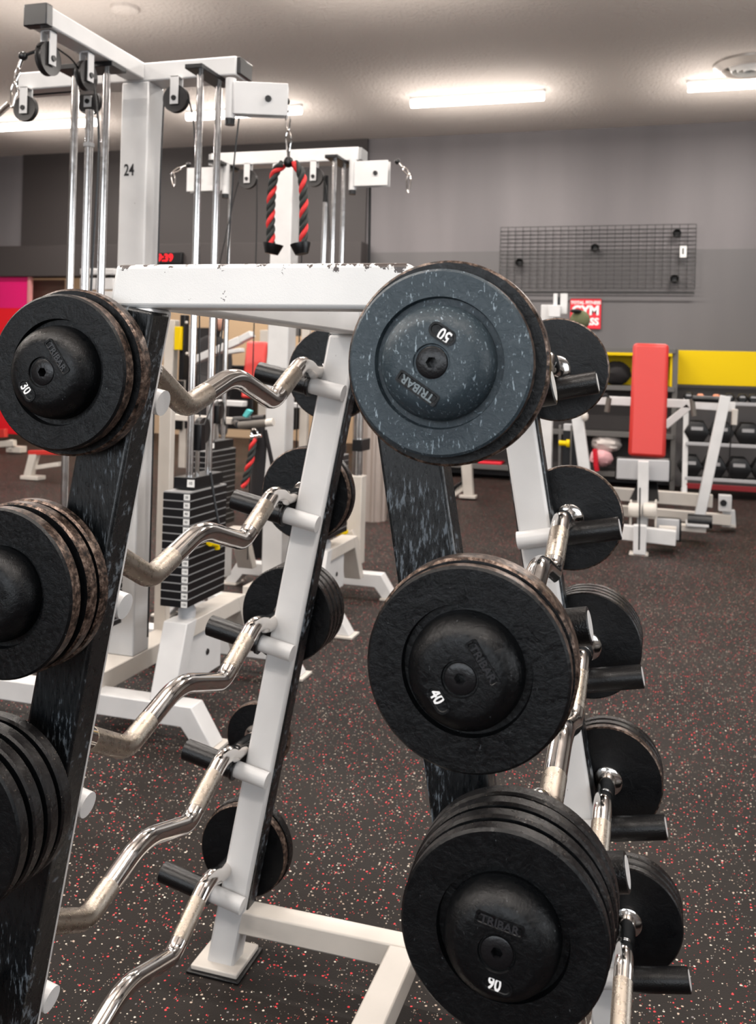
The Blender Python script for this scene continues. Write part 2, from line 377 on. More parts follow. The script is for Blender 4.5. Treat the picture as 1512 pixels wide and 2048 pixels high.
for sg in (-1, 1):
    MB().box(OX+sg*lv(T)-.028, OX+sg*lv(T)+.028, OY+LT, OY+U1, T-hb+.002, T-.001).done('top_rail', M['white'], rack, .006)
MB().box(OX-lv(.12), OX+lv(.12), OY+U1+.001, OY+U1+LT-.001, .093, .145).done('base_crossbar', M['cream'], rack, .004)
MB().box(OX-lv(.12), OX+lv(.12), OY+.001, OY+LT-.001, .093, .145).done('base_crossbar', M['cream'], rack, .004)
MB().box(OX-.036, OX+.026, OY+LT, OY+U1, .091, .146).done('base_rail', M['cream'], rack, .004)

# ------------------------------------------------------------------ barbells
def disc(name, yf, th, r, sgn, cx, cz, parent, front, rim, recess=False, edge=.0028):
    # front face at yf, body runs in direction sgn (+1 away from camera)
    e = min(edge, th*.35)
    prof = [(0, .012), (0, r-e), (e, r), (th-e, r), (th, r-e), (th, .012)]
    mi = [0,1,2,2,3]
    if recess: prof = [(.009, .012), (.009, .0680), (.0005, .0695)]+prof[1:]; mi = [0,0,0]+mi
    return MB().lathe(prof, (cx, yf, cz), (0, sgn, 0), 72, mi).done(name, [front, rim, rim, front], parent)
def barbell(v, z, near, far, hubY, label, number=None, ang=0, style='iron', rimm='rim', near_rims=True):
    t = thing('curl_barbell', (OX+v, OY+.45, z), label, 'barbell', 'fixed curl barbells on the A-frame rack')
    X = OX+v
    prof = [(-.03,0),(.09,.006),(.115,.018),(.13,.020),(.275,-.056),(.425,-.010),(.475,-.010),(.630,-.056),(.775,.020),(.815,.018),(.84,.006),(.98,0)]
    path = fillet([(X, OY+u, z+dz) for u, dz in prof], .024, 7)
    MB().tube(path, .0185, 24).done('bar', M['chrome'], t)
    def seg(a, b): return [p for p in path if a <= p.y-OY <= b]
    for a, b in ((.165, .345), (.66, .74)):
        q = seg(a, b)
        if a == .165: q = [p for p in path if .12 < p.y-OY < .5]
        # clip to the span exactly
        full = [Vector((X, OY+u, 0)) for u in (a, b)]
        def zat(yy):
            for p0, p1 in zip(path, path[1:]):
                if p0.y <= yy <= p1.y: return p0.z+(p1.z-p0.z)*(yy-p0.y)/max(1e-9, p1.y-p0.y)
        pts = [Vector((X, OY+a+(b-a)*i/24, zat(OY+a+(b-a)*i/24))) for i in range(25)]
        MB().tube(pts, .0190, 24, caps=True).done('knurled_grip', M['knurl'], t)
    FR, RM = M[style], M[rimm]
    for i, (u, th, r) in enumerate(near): disc('weight_disc', OY+u, th, r, 1, X, z, t, FR if i == 0 else M['iron'], RM, i == 0)
    MB().tube([(X, OY+near[0][0]+.004, z), (X, OY-.02, z)], .020, 20).done('sleeve', M['black_steel'], t)
    for i, (u, th, r) in enumerate(far): disc('weight_disc', OY+u, th, r, 1, X, z, t, M['iron_back'], M['rimdark'] if i else RM)
    yl = OY+far[-1][0]+far[-1][1]
    MB().tube([(X, OY+.96, z), (X, yl+.03, z)], .020, 20).done('sleeve', M['black_steel'], t)
    MB().lathe([(0,.030),(.004,.0305),(.006,.027),(.007,.0)], (X, OY+far[0][0], z), (0,-1,0), 24).done('collar', M['chrome'], t)
    # near end cap dome
    y0 = OY+near[0][0]; hgt = near[0][0]-hubY
    R = .0640; s = R/.064
    prof = [(-.0095,R-.003),(.002,R-.0035),(hgt*.35,R-.005),(hgt*.62,R-.009),(hgt*.84,R-.0155),(hgt*.96,R-.021),(hgt,R-.027),(hgt,.0195),(hgt-.0025,.0185),(hgt-.0025,.0168),(hgt-.018,.0168),(hgt-.018,0)]
    cap = MB().lathe(prof, (X, y0, z), (0,-1,0), 64).done('end_cap', FR, t)
    # far dome
    MB().lathe([(0,.064),(.02,.056),(.03,.036),(.03,0)], (X, yl, z), (0,1,0), 40).done('end_cap', M['iron'], t)
    # socket bolt with a hexagonal recess
    yb = y0-hgt+.0022; bm = MB(); n = 36; ro = .0165; rh = .0062
    def ring(r_, y_, hexa):
        out = []
        for kk in range(n):
            a = 2*math.pi*kk/n; rr = r_
            if hexa: rr = r_*math.cos(math.pi/6)/math.cos((a % (math.pi/3))-math.pi/6)
            out.append(bm.bm.verts.new((X+rr*math.cos(a), y_, z+rr*math.sin(a))))
        return out
    rs = [ring(ro, yb+.003, 0), ring(ro, yb-.0005, 0), ring(ro-.001, yb-.0012, 0), ring(rh, yb-.0012, 1), ring(rh, yb+.014, 1)]
    for i, (a, b) in enumerate(zip(rs, rs[1:])):
        for kk in range(n): bm._face([a[kk],a[(kk+1)%n],b[(kk+1)%n],b[kk]])
    bm._face(rs[-1]); bm.done('socket_bolt', M['black_steel'], cap)
    if number:
        a = math.radians(ang); xd = Vector((math.cos(a), 0, math.sin(a))); yd = Vector((-math.sin(a), 0, math.cos(a)))
        def pill(c, L, W, name, rr):
            b = MB(); pts = []
            for kk in range(24):
                th = 2*math.pi*kk/24; cx_ = (L/2-rr)*(1 if math.cos(th) > 0 else -1); cy_ = (W/2-rr)*(1 if math.sin(th) > 0 else -1)
                pts.append((cx_+rr*math.cos(th), cy_+rr*math.sin(th)))
            def at3(q, yy, k_=0): 
                f_ = 1+k_; return c+xd*(q[0]*f_)+yd*(q[1]*f_)+Vector((0, yy, 0))
            A = [b.bm.verts.new(at3(q, .001)) for q in pts]; B = [b.bm.verts.new(at3(q, -.0010)) for q in pts]
            C2 = [b.bm.verts.new(at3((q[0]*(1-.0022/L*2), q[1]*(1-.0022/W*2)), -.0010)) for q in pts]; D = [b.bm.verts.new(at3((q[0]*(1-.003/L*2), q[1]*(1-.003/W*2)), -.0002)) for q in pts]
            for P, Q in ((A,B),(B,C2),(C2,D)):
                for kk in range(24): b._face([P[kk],P[(kk+1)%24],Q[(kk+1)%24],Q[kk]])
            b._face(D); return b.done(name, M['iron'], cap)
        yy = y0-hgt
        cn = Vector((X, yy, z))-yd*.0305+xd*.005; ct = Vector((X, yy, z))+yd*.0295-xd*.003
        pill(cn+xd*.002, .031, .0165, 'number_badge', .0080); pill(ct, .050, .0135, 'name_badge', .003)
        text('number', number, .0185, M['inkw'], cap, cn+Vector((0,-.0004,0))-xd*.001, xd, yd, .0003, .0004, .74)
        text('embossed_name', 'TRIBAR', .0118, M['emboss_lit'] if style == 'iron_sheen' else M['emboss'], cap, ct+Vector((0,-.0002,0)), xd, yd, .0009, .0003, 1.02)
    return t
def farset(n, r): return [(.945+i*.026, .021, r) for i in range(n)]
barbell(.281, 1.407, [(-.152,.024,.0985),(-.119,.022,.111)], [(.945,.022,.1115),(.975,.022,.099)], -.182, 'curl barbell with an end disc stamped 50, window sheen painted in, top right of the rack', '50', 147, 'iron_sheen')
barbell(.318, 1.089, [(-.146,.020,.108),(-.122,.030,.1125)], [(.945,.022,.1125),(.969,.020,.108)], -.176, 'curl barbell with a black end disc stamped 40, second down on the right', '40', -56)
barbell(.362, .820, [(-.140,.020,.1085),(-.114,.020,.111),(-.088,.020,.113),(-.062,.022,.113)], farset(4,.113), -.172, 'curl barbell stamped 90 with four stacked discs, right side', '90', -10, rimm='rimdark')
barbell(.412, .540, farset(1,.1) and [(-.14,.02,.11),(-.114,.02,.11),(-.088,.02,.113)], farset(3,.113), -.17, 'curl barbell on the fourth right arms, under the one stamped 90')
barbell(.460, .250, [(-.14,.02,.11),(-.114,.02,.11),(-.088,.02,.113)], farset(3,.113), -.17, 'curl barbell on the lowest right arms of the rack', rimm='rimdark')
barbell(-.243, 1.383, [(-.070,.022,.1015),(-.043,.022,.1105)], [(.968,.022,.1105),(.995,.022,.1)], -.100, 'curl barbell stamped 30 on the top left arms', '30', -54)
barbell(-.300, 1.098, [(-.100,.022,.110),(-.066,.020,.1125),(-.040,.018,.1135)], [(.965,.020,.110),(.990,.022,.112)], -.130, 'curl barbell with brown worn rims, second down on the left')
barbell(-.337, .810, [(-.140,.020,.111),(-.112,.020,.112),(-.084,.020,.113),(-.056,.020,.113)], [(.960+i*.026,.021,.113) for i in range(4)], -.17, 'curl barbell with four discs, third down on the left', rimm='rimdark')
barbell(-.405, .510, [(-.09,.022,.08)], [(.965,.024,.080)], -.12, 'curl barbell with small discs, fourth down on the left')
barbell(-.435, .230, [(-.09,.022,.11),(-.06,.02,.11)], [(.965,.022,.110),(.990,.022,.113)], -.12, 'curl barbell on the lowest left arms of the rack')
#PART2
# ------------------------------------------------------------------ cable machines
def pulley(c, axis, r, ztop, parent, arm=.036):
    c = Vector(c); ax = Vector(axis)
    pv = MB().lathe([(-.011,0),(-.011,r*.86),(-.012,r),(-.008,r),(-.002,r*.86),(.002,r*.86),(.008,r),(.012,r),(.011,r*.86),(.011,0)], c, ax, 32).done('pulley', M['pulley'], parent)
    mb = MB()
    for s_ in (-1, 1):
        o_ = c+ax*s_*.018; hx = (Vector((0,1,0)) if abs(ax.x) > .5 else Vector((1,0,0)))*arm/2; th = ax*.0025
        lo = Vector((0,0,c.z-.024-o_.z)); 
        mb.hexa([o_-hx-th+lo, o_+hx-th+lo, o_+hx+th+lo, o_-hx+th+lo, o_-hx-th+Vector((0,0,ztop-c.z)), o_+hx-th+Vector((0,0,ztop-c.z)), o_+hx+th+Vector((0,0,ztop-c.z)), o_-hx+th+Vector((0,0,ztop-c.z))])
    e_ = (Vector((.0205,arm/2,0)) if abs(ax.x) > .5 else Vector((arm/2,.0205,0)))
    mb.box(c.x-e_.x, c.x+e_.x, c.y-e_.y, c.y+e_.y, ztop-.005, ztop)
    mb.done('pulley_bracket', M['white'], parent, .001)
    MB().lathe([(-.026,0),(-.026,.010),(-.020,.011),(.020,.011),(.026,.010),(.026,0)], c, ax, 16).done('axle_bolt', M['plastic'], pv)
def rod(p0, p1, parent, r=.0135): return MB().tube([p0, p1], r, 18).done('guide_rod', M['rod'], parent)
def cable(pts, parent, r=.0032): return MB().tube(fillet(pts, .12, 5), r, 8).done('cable', M['rubber'], parent)
def stack(x, y0, zb, zt, parent, n, numbers=True, wx=.110, wy=.315, pin=None, block=True):
    pitch = (zt-zb)/n; src = None
    for i in range(n):
        z0 = zb+i*pitch
        if src is None:
            src = MB().box(x-wx/2, x+wx/2, y0, y0+wy, z0, z0+pitch-.0045).done('weight_plate', M['black_steel'], parent, .0015); o = src
        else:
            o = src.copy(); COL.objects.link(o); o.location = Vector((0, 0, i*pitch))
        if numbers:
            lb = MB().box(x+wx/2-.022, x+wx/2+.0012, y0-.0012, y0+.004, z0+.002, z0+pitch-.007).done('number_label', M['labelw'], o)
            # keep the label where it belongs although its plate is a shifted copy
            text('number', str(10*(n-i+1)), .013, M['ink'], lb, (x+wx/2-.0105, y0-.0014, z0+pitch/2-.0025), bold=.0002, ext=.0002)
        sep = MB().box(x-wx/2+.002, x+wx/2-.002, y0+.002, y0+wy-.002, z0+pitch-.0045, z0+pitch).done('plate_spacer', M['bone'], o)
    if not block: return
    tb = MB().box(x-.04, x+.045, y0+.05, y0+.30, zt+.004, zt+.05).done('top_block', M['black_steel'], parent, .003)
    lb = MB().box(x+.018, x+.0462, y0+.0488, y0+.055, zt+.014, zt+.042).done('number_label', M['labelw'], tb)
    text('number', '10', .016, M['ink'], lb, (x+.032, y0+.0484, zt+.028), bold=.0002, ext=.0002)
    if pin:
        p = MB().tube([(x+wx/2+.001, y0+.15, pin), (x+wx/2+.03, y0+.15, pin)], .006, 10).tube([(x+wx/2+.03, y0+.12, pin+.008), (x+wx/2+.034, y0+.17, pin-.004), (x+wx/2+.034, y0+.175, pin-.022)], .011, 12).done('selector_pin', M['yellow'], parent)
def housing(hx, hy, zc, ang, L, hgt, parent, sg=1):
    # swivel hinge and the boxed plates around a pulley
    d = Vector((math.cos(ang)*sg, math.sin(ang), 0)); nrm = Vector((-math.sin(ang), math.cos(ang)*sg, 0)).normalized()
    h0 = Vector((hx, hy, zc))
    hs = MB().lathe([(-hgt*.62,0),(-hgt*.62,.021),(hgt*.62,.021),(hgt*.62,0)], h0, (0,0,1), 20).done('swivel_hinge', M['white'], parent)
    MB().lathe([(0,0),(0,.019),(-.024,.019),(-.024,0)], h0-Vector((0,0,hgt*.62)), (0,0,1), 16).done('hinge_bush', M['plastic'], hs)
    mb = MB()
    for s_ in (-1, 1):
        a = h0+nrm*s_*.022; 
        mb.beam(a+d*.015, a+d*L, .005, hgt, up=(0,0,1))
    mb.beam(h0+d*.012, h0+d*.03, .046, hgt*.96)
    hp = mb.done('housing_plate', M['white'], parent, .003)
    pc = h0+d*(L*.66)
    MB().lathe([(-.034,0),(-.034,.011),(-.026,.013),(.026,.013),(.034,.011),(.034,0)], pc, nrm, 18).done('axle_bolt', M['plastic'], hp)
    MB().lathe([(-.010,0),(-.010,hgt*.42),(.010,hgt*.42),(.010,0)], pc, nrm, 24).done('pulley', M['pulley'], hp)
    return h0+d*(L+.012)
def chain_down(p, parent, drop):
    MB().ball(p, .015, mi=0).done('cable_stop', M['plastic'], parent)
XC = -2.0925
def machine(P, label, number, front_arm, sides, lfar):
    t = thing('cable_machine', (XC, P+.06, 0), label, 'gym machine')
    post = MB().box(XC-.0625, XC+.0625, P, P+.12, .205, 2.535).done('post', M['white'], t, .006)
    if number:
        c = at(258, 341, P-.001); text('stencilled_number', number, .066, M['black_steel'], post, c, ext=.0004, bold=.0014, sx=.72)
    MB().box(lfar, XC+.448, P, P+.12, 2.535, 2.61).done('top_crossbeam', M['white'], t, .006)
    for xe, q in ((lfar, -.016), (XC+.448, .016)): MB().box(xe, xe+q, P+.004, P+.116, 2.539, 2.606).done('end_cap', M['bone'] if not front_arm else M['plastic'], t, .003)
    MB().box(XC-.0625, XC+.0625, P-.24, P+.62, .125, .205).done('base_rail', M['cream'], t, .004)
    for yy in (P-.28, P+.56):   # cross feet with angled ends
        f_ = MB().prism([(XC-.565, .012), (XC-.485, .012), (XC-.435, .072), (XC+.435, .072), (XC+.485, .012), (XC+.565, .012), (XC+.475, .150), (XC-.475, .150)], yy, yy+.09).done('cross_foot', M['white'], t, .004)
        for sg in (-1, 1): MB().box(XC+sg*.53-.055, XC+sg*.53+.055, yy-.015, yy+.105, 0, .012).done('foot_pad', M['cream'], f_, .002)
    if front_arm:
        MB().box(XC-.043, XC+.042, P-.62, P, 2.541, 2.609).done('front_beam', M['white'], t, .006)
        MB().box(XC-.047, XC+.046, P-.637, P-.60, 2.537, 2.613).done('end_cap', M['plastic'], t, .004)
        pulley((XC+.004, P-.565, 2.445), (1,0,0), .058, 2.541, t)
        pulley((XC+.004, P-.34, 2.455), (1,0,0), .055, 2.541, t)
        # its weight stack: rods hang from a plate across the beam
        yr = P-.195; a, b, c = at(150, 200, yr), at(171, 200, yr), at(212, 200, yr)
        MB().box(a.x-.055, c.x+.055, yr-.05, yr+.05, 2.520, 2.540).done('rod_plate', M['black_steel'], t, .002)
        rod((a.x, yr, .40), (a.x, yr, 2.525), t, .0145); rod((c.x, yr, .40), (c.x, yr, 2.525), t, .0150)
        rod((b.x, yr+.03, .9), (b.x, yr+.03, 2.38), t, .0165); MB().tube([(b.x, yr+.03, 2.235), (b.x, yr+.03, 2.25)], .021, 16).done('rod_collar', M['bone'], t)
        tp = at(103, 1079, yr-.10)
        stack(tp.x+.09, tp.y-.02, .40, tp.z-.045, t, 12, False, wx=.32, wy=.12, block=False)
        tb = MB().box(tp.x-.035, tp.x+.16, tp.y, tp.y+.09, tp.z-.04, tp.z+.035).done('top_block', M['black_steel'], t, .003)
        lb = MB().box(tp.x-.028, tp.x+.022, tp.y-.0015, tp.y+.002, tp.z-.018, tp.z+.018).done('number_label', M['labelw'], tb)
        text('number', '10', .024, M['ink'], lb, (tp.x-.003, tp.y-.002, tp.z), ext=.0002, bold=.0003)
        # cables
        cable([(XC, P-.62, 2.47), (XC, P-.56, 2.505), (XC, P-.42, 2.49), (XC, P-.36, 2.455)], t)
        cable([at(186, 150, P-.3), at(198, 250, P-.3), at(197, 330, P-.3), at(187, 480, P-.3), at(180, 620, P-.3)], t, .0045)
        cable([at(62, 190, P+.02), at(160, 182, P+.02)], t, .004)
    for sg in sides:
        xs = XC+sg*.3475
        MB().box(xs-.036, xs+.036, P-.16, P+.10, 2.517, 2.535).done('rod_plate', M['black_steel'], t, .002)
        for dy in (-.10, .055): rod((xs, P+dy, .45), (xs, P+dy, 2.52), t)
        px = XC+sg*.20; pulley((px, P-.02, 2.447), (0,1,0), .054, 2.535, t)
        # raised cradle below the stack
        zc_ = .42
        MB().box(xs-.048, xs+.048, P-.158, P+.318, .355, zc_-.001).done('stack_cradle', M['cream'], t, .004)
        MB().hexa([(xs-.05,P-.27,.15),(xs+.05,P-.27,.15),(xs+.05,P-.20,.15),(xs-.05,P-.20,.15),(xs-.05,P-.18,zc_+.001),(xs+.05,P-.18,zc_+.001),(xs+.05,P-.10,zc_+.001),(xs-.05,P-.10,zc_+.001)]).done('cradle_leg', M['white'], t, .004)
        MB().hexa([(xs-.05,P+.40,.15),(xs+.05,P+.40,.15),(xs+.05,P+.47,.15),(xs-.05,P+.47,.15),(xs-.05,P+.26,zc_),(xs+.05,P+.26,zc_),(xs+.05,P+.33,zc_),(xs-.05,P+.33,zc_)]).done('cradle_leg', M['cream'], t, .004)
        MB().lathe([(0,.034),(.03,.034),(.045,.026),(.06,.026)], (xs, P-.09, zc_), (0,0,1), 20).done('rubber_bumper', M['greypad'], t)
        sp = MB().box(xs+.022, xs+.030, P-.18, P+.15, .165, .345).done('pulley_plate', M['white'], t, .003)
        MB().lathe([(0,0),(0,.013),(.004,.011),(.004,0)], (xs+.030, P+.03, .255), (1,0,0), 20).done('plate_bolt', M['plastic'], sp)
        stack(xs, P-.20, .483, .915, t, 14, front_arm and sg > 0, pin=.70 if sg > 0 else None)
        MB().lathe([(-.011,0),(-.011,.044),(-.012,.052),(-.008,.052),(-.002,.044),(.002,.044),(.008,.052),(.012,.052),(.011,.044),(.011,0)], (xs+.005, P-.02, 1.135), (1,0,0), 32).done('pulley', M['pulley'], t)
        MB().box(xs-.018, xs+.030, P-.075, P-.035, 1.06, 1.165).done('lifting_yoke', M['black_steel'], t, .004)
        MB().tube([(xs, P-.04, .95), (xs, P-.04, 1.10)], .009, 12).done('lifting_stem', M['chrome'], t)
        if front_arm:
            g1 = at(319, 1240, P+.38); MB().box(g1.x-.03, g1.x+.03, P+.38, P+.42, .15, 1.30).done('guard_upright', M['cream'], t, .004)
        # cables from the top pulley down to the yoke
        cable([(px+sg*.055, P-.02, 2.447), (px+sg*.08, P-.02, 2.36), (xs-.03, P-.02, 1.9), (xs, P-.03, 1.19)], t)
        cable([(px-sg*.055, P-.02, 2.447), (px-sg*.062, P-.02, 2.2), (px-sg*.062, P-.02, .3)], t, .0036)
    return t
tA = machine(3.35, 'tall white cable machine marked 24 in black, nearest on the left', '24', True, (1,), -2.66)
tipA = housing(-1.640, 3.30, 2.425, math.radians(20), .222, .125, tA)
# left side pulley of the nearer machine
pulley((-2.60, 3.33, 2.447), (0,1,0), .054, 2.535, tA)
pulley(at(180, 205, 3.50), (0,1,0), .054, 2.535, tA)
cable([at(478, 236, 3.32), at(468, 320, 3.32), at(462, 420, 3.32), at(447, 640, 3.3), at(428, 800, 3.25), at(408, 850, 3.2)], tA)
# twisted grey cable hanging over the stack
cable([at(421, 945, 3.12), at(430, 1010, 3.12), at(441, 1065, 3.12)], tA, .005)
PB = 4.88
tB = machine(PB, 'tall white cable machine standing behind the hanging tricep rope', None, False, (-1, 1), XC-.448)
tipR = housing(at(706,340,PB-.05).x, PB-.05, 2.445, 0, .205, .135, tB, 1)
tipL = housing(at(452,350,PB-.05).x, PB-.05, 2.445, 0, .235, .135, tB, -1)
cable([at(740, 372, PB+.2), at(738, 520, PB+.2), at(735, 640, PB+.2)], tB, .008)
MB().tube([at(652, 352, PB+.1), at(651, 405, PB+.1)], .016, 14).done('rubber_stop', M['rubber'], tB)
rod(at(651, 405, PB+.1), at(640, 700, PB+.1), tB, .0165)
# rear column with adjusting slide at the right of the further machine
q0, q1, q2 = at(704, 1138, 5.7), at(706, 952, 5.7), at(710, 700, 5.7)
MB().box(q0.x-.05, q0.x+.05, 5.7, 5.8, .14, q1.z).done('rear_column', M['cream'], tB, .005)
rod((q1.x+.012, 5.75, q1.z), (q1.x+.012, 5.75, 1.55), tB, .032)
q3 = at(712, 892, 5.65); MB().box(q3.x-.03, q3.x+.035, 5.66, 5.84, q3.z-.035, q3.z+.04).done('slide_collar', M['black_steel'], tB, .004)
MB().beam(at(712, 1070, 5.7), at(640, 1105, 5.7), .05, .08).done('brace', M['cream'], tB, .004)
q4 = at(687, 1070, 5.6); MB().tube([q4-Vector((0,0,.03)), q4+Vector((0,0,.02))], .020, 12).tube([q4+Vector((0,0,.012)), q4+Vector((0,0,.03))], .030, 14).tube([q4+Vector((-.09,0,-.02)), q4+Vector((0,0,.02))], .010, 10).done('pull_pin', M['yellow'], tB)

def carabiner(p, q, mat, parent, wdt=.012, r=.0035):
    p, q = Vector(p), Vector(q); d = (q-p); n_ = d.normalized(); s_ = n_.cross(Vector((0,1,0))).normalized()*wdt; pts = []
    L = d.length
    for k_ in range(21):
        a = 2*math.pi*k_/20; pts.append(p+d*.5-n_*math.cos(a)*(L/2)+s_*math.sin(a)*(1.0 if math.cos(a) > 0 else .7))
    return MB().tube(pts, r, 8).done('carabiner', mat, parent)
# triceps rope on the swivel pulley of the nearer machine
def clip_set(tip, parent, pts_dir):
    MB().ball(tip, .016).done('rubber_ball', M['plastic'], parent)
    a, b, c, d = pts_dir
    MB().tube([tip, a], .0075, 10).done('cable_ferrule', M['rod'], parent)
    carabiner(a, b, M['chrome'], parent, .010, .0028); carabiner(b, c, M['chrome'], parent, .012, .0038)
yR = tipA.y
hang = at(575, 205, yR); top = at(577, 322, yR)
rp = thing('rope_handle', top, 'red and black twisted tricep rope hanging from the pulley housing', 'rope', 'rope attachments')
clip_set(at(572, 203, yR), rp, [at(575, 222, yR), at(577, 262, yR), at(577, 305, yR), None])
MB().ball(top-Vector((0,0,.004)), .020, .016, .022).done('rope_clamp', M['rubber'], rp)
MB().tube([at(577, 296, yR), at(577, 316, yR)], .006, 10).done('clamp_stem', M['chrome'], rp)
def strand_rope(path, parent, rad=.0092, off=.0092, pitch=.095, ph0=0):
    # three strands laid round each other
    dense = []; L = 0
    for a, b in zip(path, path[1:]):
        n_ = 10
        for i in range(n_): dense.append(a+(b-a)*i/n_)
    dense.append(path[-1])
    acc = [0]
    for a, b in zip(dense, dense[1:]): acc.append(acc[-1]+(b-a).length)
    for s_ in range(3):
        pts = []
        for i, p in enumerate(dense):
            tdir = (dense[min(i+1, len(dense)-1)]-dense[max(i-1, 0)]).normalized(); u = tdir.cross(Vector((0,1,0))).normalized(); v = tdir.cross(u)
            a = ph0+2*math.pi*(acc[i]/pitch+s_/3); pts.append(p+(u*math.cos(a)+v*math.sin(a))*off)
        MB().tube(pts, rad, 8).done('rope_strand', M['redrope'] if s_ == 0 else M['blackrope'], parent)
for sg, pp in ((-1, [(566,328),(550,342),(544,375),(541,430),(542,495)]), (1, [(588,326),(602,342),(607,375),(608,430),(607,495)])):
    path = fillet([at(x, y, yR) for x, y in pp], .04, 4); strand_rope(path, rp, ph0=sg*1.2)
    c = at(545 if sg < 0 else 602, 497, yR)
    MB().lathe([(-.022,0),(-.022,.026),(-.006,.032),(.016,.040),(.019,.040),(.012,.022),(.014,0)], c, (-sg*.18, 0, 1), 28).done('rubber_stopper', M['rubber'], rp)
# hooks on the further machine's two swivel pulleys
hk = thing('snap_hook', tipR, 'steel snap hook dangling right of the further cable machine', 'hook', 'snap hooks on the far cable machine')
clip_set(at(795, 323, tipR.y), hk, [at(806, 335, tipR.y), at(818, 350, tipR.y), at(816, 385, tipR.y), None])
hk = thing('snap_hook', tipL, 'steel snap hook dangling left of the further cable machine', 'hook', 'snap hooks on the far cable machine')
clip_set(at(377, 330, tipL.y), hk, [at(362, 336, tipL.y), at(345, 345, tipL.y), at(348, 372, tipL.y), None])
hk = thing('snap_hook', at(40, 140, 2.73), 'large steel snap hook on the front arm at top left', 'hook')
clip_set(at(46, 112, 2.73), hk, [at(38, 135, 2.73), at(30, 165, 2.73), at(24, 215, 2.73), None])
MB().tube([at(46, 112, 2.73), Vector((XC+.004, 2.745, 2.465))], .006, 8).done('cable_end', M['rubber'], hk)
MB().tube([at(20, 207, 2.73), at(-8, 232, 2.73)], .011, 12).done('handle_bar', M['chrome'], hk)
# second rope hanging by the stacks of the further machine
r2 = thing('rope_handle', at(508, 862, 4.4), 'dark red and black rope hung beside the middle weight stack', 'rope', 'rope attachments')
strand_rope([at(x, y, 4.4) for x, y in ((507, 878), (503, 910), (496, 942), (487, 974))], r2, .010, .010, .11)
MB().tube([at(502, 874, 4.4), at(522, 871, 4.4)], .010, 10).done('clamp_bar', M['chrome'], r2)
carabiner(at(508, 858, 4.4), at(510, 880, 4.4), M['chrome'], r2, .018, .006)
strap = MB().tube([at(515, 835, 4.5), at(520, 900, 4.5), at(512, 1000, 4.5), at(505, 1040, 4.5)], .035, 10).tube([at(530, 860, 4.5), at(545, 930, 4.5), at(540, 980, 4.5)], .012, 8).done('hanging_strap', M['blackcloth'], None, loc=at(515, 835, 4.5))
strap['label'] = 'black fabric straps hanging beside the red and black rope'; strap['category'] = 'strap'
tl = MB().prism([(at(493,818,4.4).x, at(493,818,4.4).z), (at(503,822,4.4).x, at(503,822,4.4).z), (at(492,836,4.4).x, at(492,836,4.4).z), (at(484,832,4.4).x, at(484,832,4.4).z)], 4.4, 4.43).done('towel', M['teal'], None, .003, loc=at(493, 830, 4.42))
tl['label'] = 'small teal cloth tucked in beside the grey foam roller'; tl['category'] = 'cloth'

# ------------------------------------------------------------------ things on and in front of the end wall
def rect(x0, y0, x1, y1, Y):
    a, b = at(x0, y0, Y), at(x1, y1, Y); return min(a.x,b.x), max(a.x,b.x), min(a.z,b.z), max(a.z,b.z)
def pbox(name, px, Y, dy, mat, parent=None, bevel=.004, **k):
    x0, x1, z0, z1 = rect(*px, Y); return MB().box(x0, x1, Y, Y+dy, z0, z1).done(name, mat, parent, bevel, **k)
def solo(o, label, cat, group=None):
    o['label'] = label; o['category'] = cat
    if group: o['group'] = group
    return o
gx0, gx1, gz0, gz1 = -2.18, .31, 2.505, 3.33
grid = thing('wire_grid_panel', ((gx0+gx1)/2, YW-.06, gz0), 'black wire grid panel fixed high on the grey wall', 'grid panel')
v_ = h_ = None
nv, nh = 26, 17
for i in range(nv):
    x = gx0+(gx1-gx0)*i/(nv-1)
    if v_ is None: v_ = MB().tube([(x, YW-.06, gz0), (x, YW-.06, gz1)], .0045, 6).done('wire', M['wire'], grid)
    else: c = v_.copy(); COL.objects.link(c); c.location.x = x-gx0
for j in range(nh):
    z = gz0+(gz1-gz0)*j/(nh-1)
    if h_ is None: h_ = MB().tube([(gx0, YW-.072, z), (gx1, YW-.072, z)], .0045, 6).done('wire', M['wire'], grid)
    else: c = h_.copy(); COL.objects.link(c); c.location.z = z-gz0
MB().tube([(gx0+.1, YW-.09, gz0-.05), (gx1, YW-.09, gz0-.05)], .010, 6).done('bottom_bar', M['wire'], grid)
for x, y in ((1354, 467), (1190, 496), (1039, 525), (1349, 558)):
    c = at(x, y, YW-.08); MB().lathe([(-.02,.05),(-.012,.055),(.07,.03),(.075,0)], (c.x, YW-.09, c.z), (0,1,0), 14).done('wall_bracket', M['wire'], grid)
t = thing('number_tag', at(1366, 503, YW-.1), 'small white tag reading 1 hung on the wire grid', 'tag')
pbox('tag_card', (1360, 492, 1373, 515), YW-.10, .008, M['labelw'], t)
c = at(1366, 503, YW-.102); text('digit', '1', .10, M['ink'], t, c, bold=.004)
# red notice
t = thing('gym_sign', at(1171, 628, YW-.02), 'red notice with white block lettering behind the far weight disc', 'sign')
x0, x1, z0, z1 = rect(1141, 597, 1201, 658, YW-.03)
MB().box(x0, x1, YW-.03, YW-.002, z0, z1).done('board', M['signred'], t, .003)
xm = (x0+x1)/2
text('lettering', 'TOTAL FITNESS', .055, M['inkw'], t, (xm, YW-.031, z1-.055), bold=.002)
text('lettering', 'GYM', .165, M['inkw'], t, (xm, YW-.031, z1-.16), bold=.007)
text('lettering', 'CLASS', .125, M['inkw'], t, (xm, YW-.031, z1-.305), bold=.005)
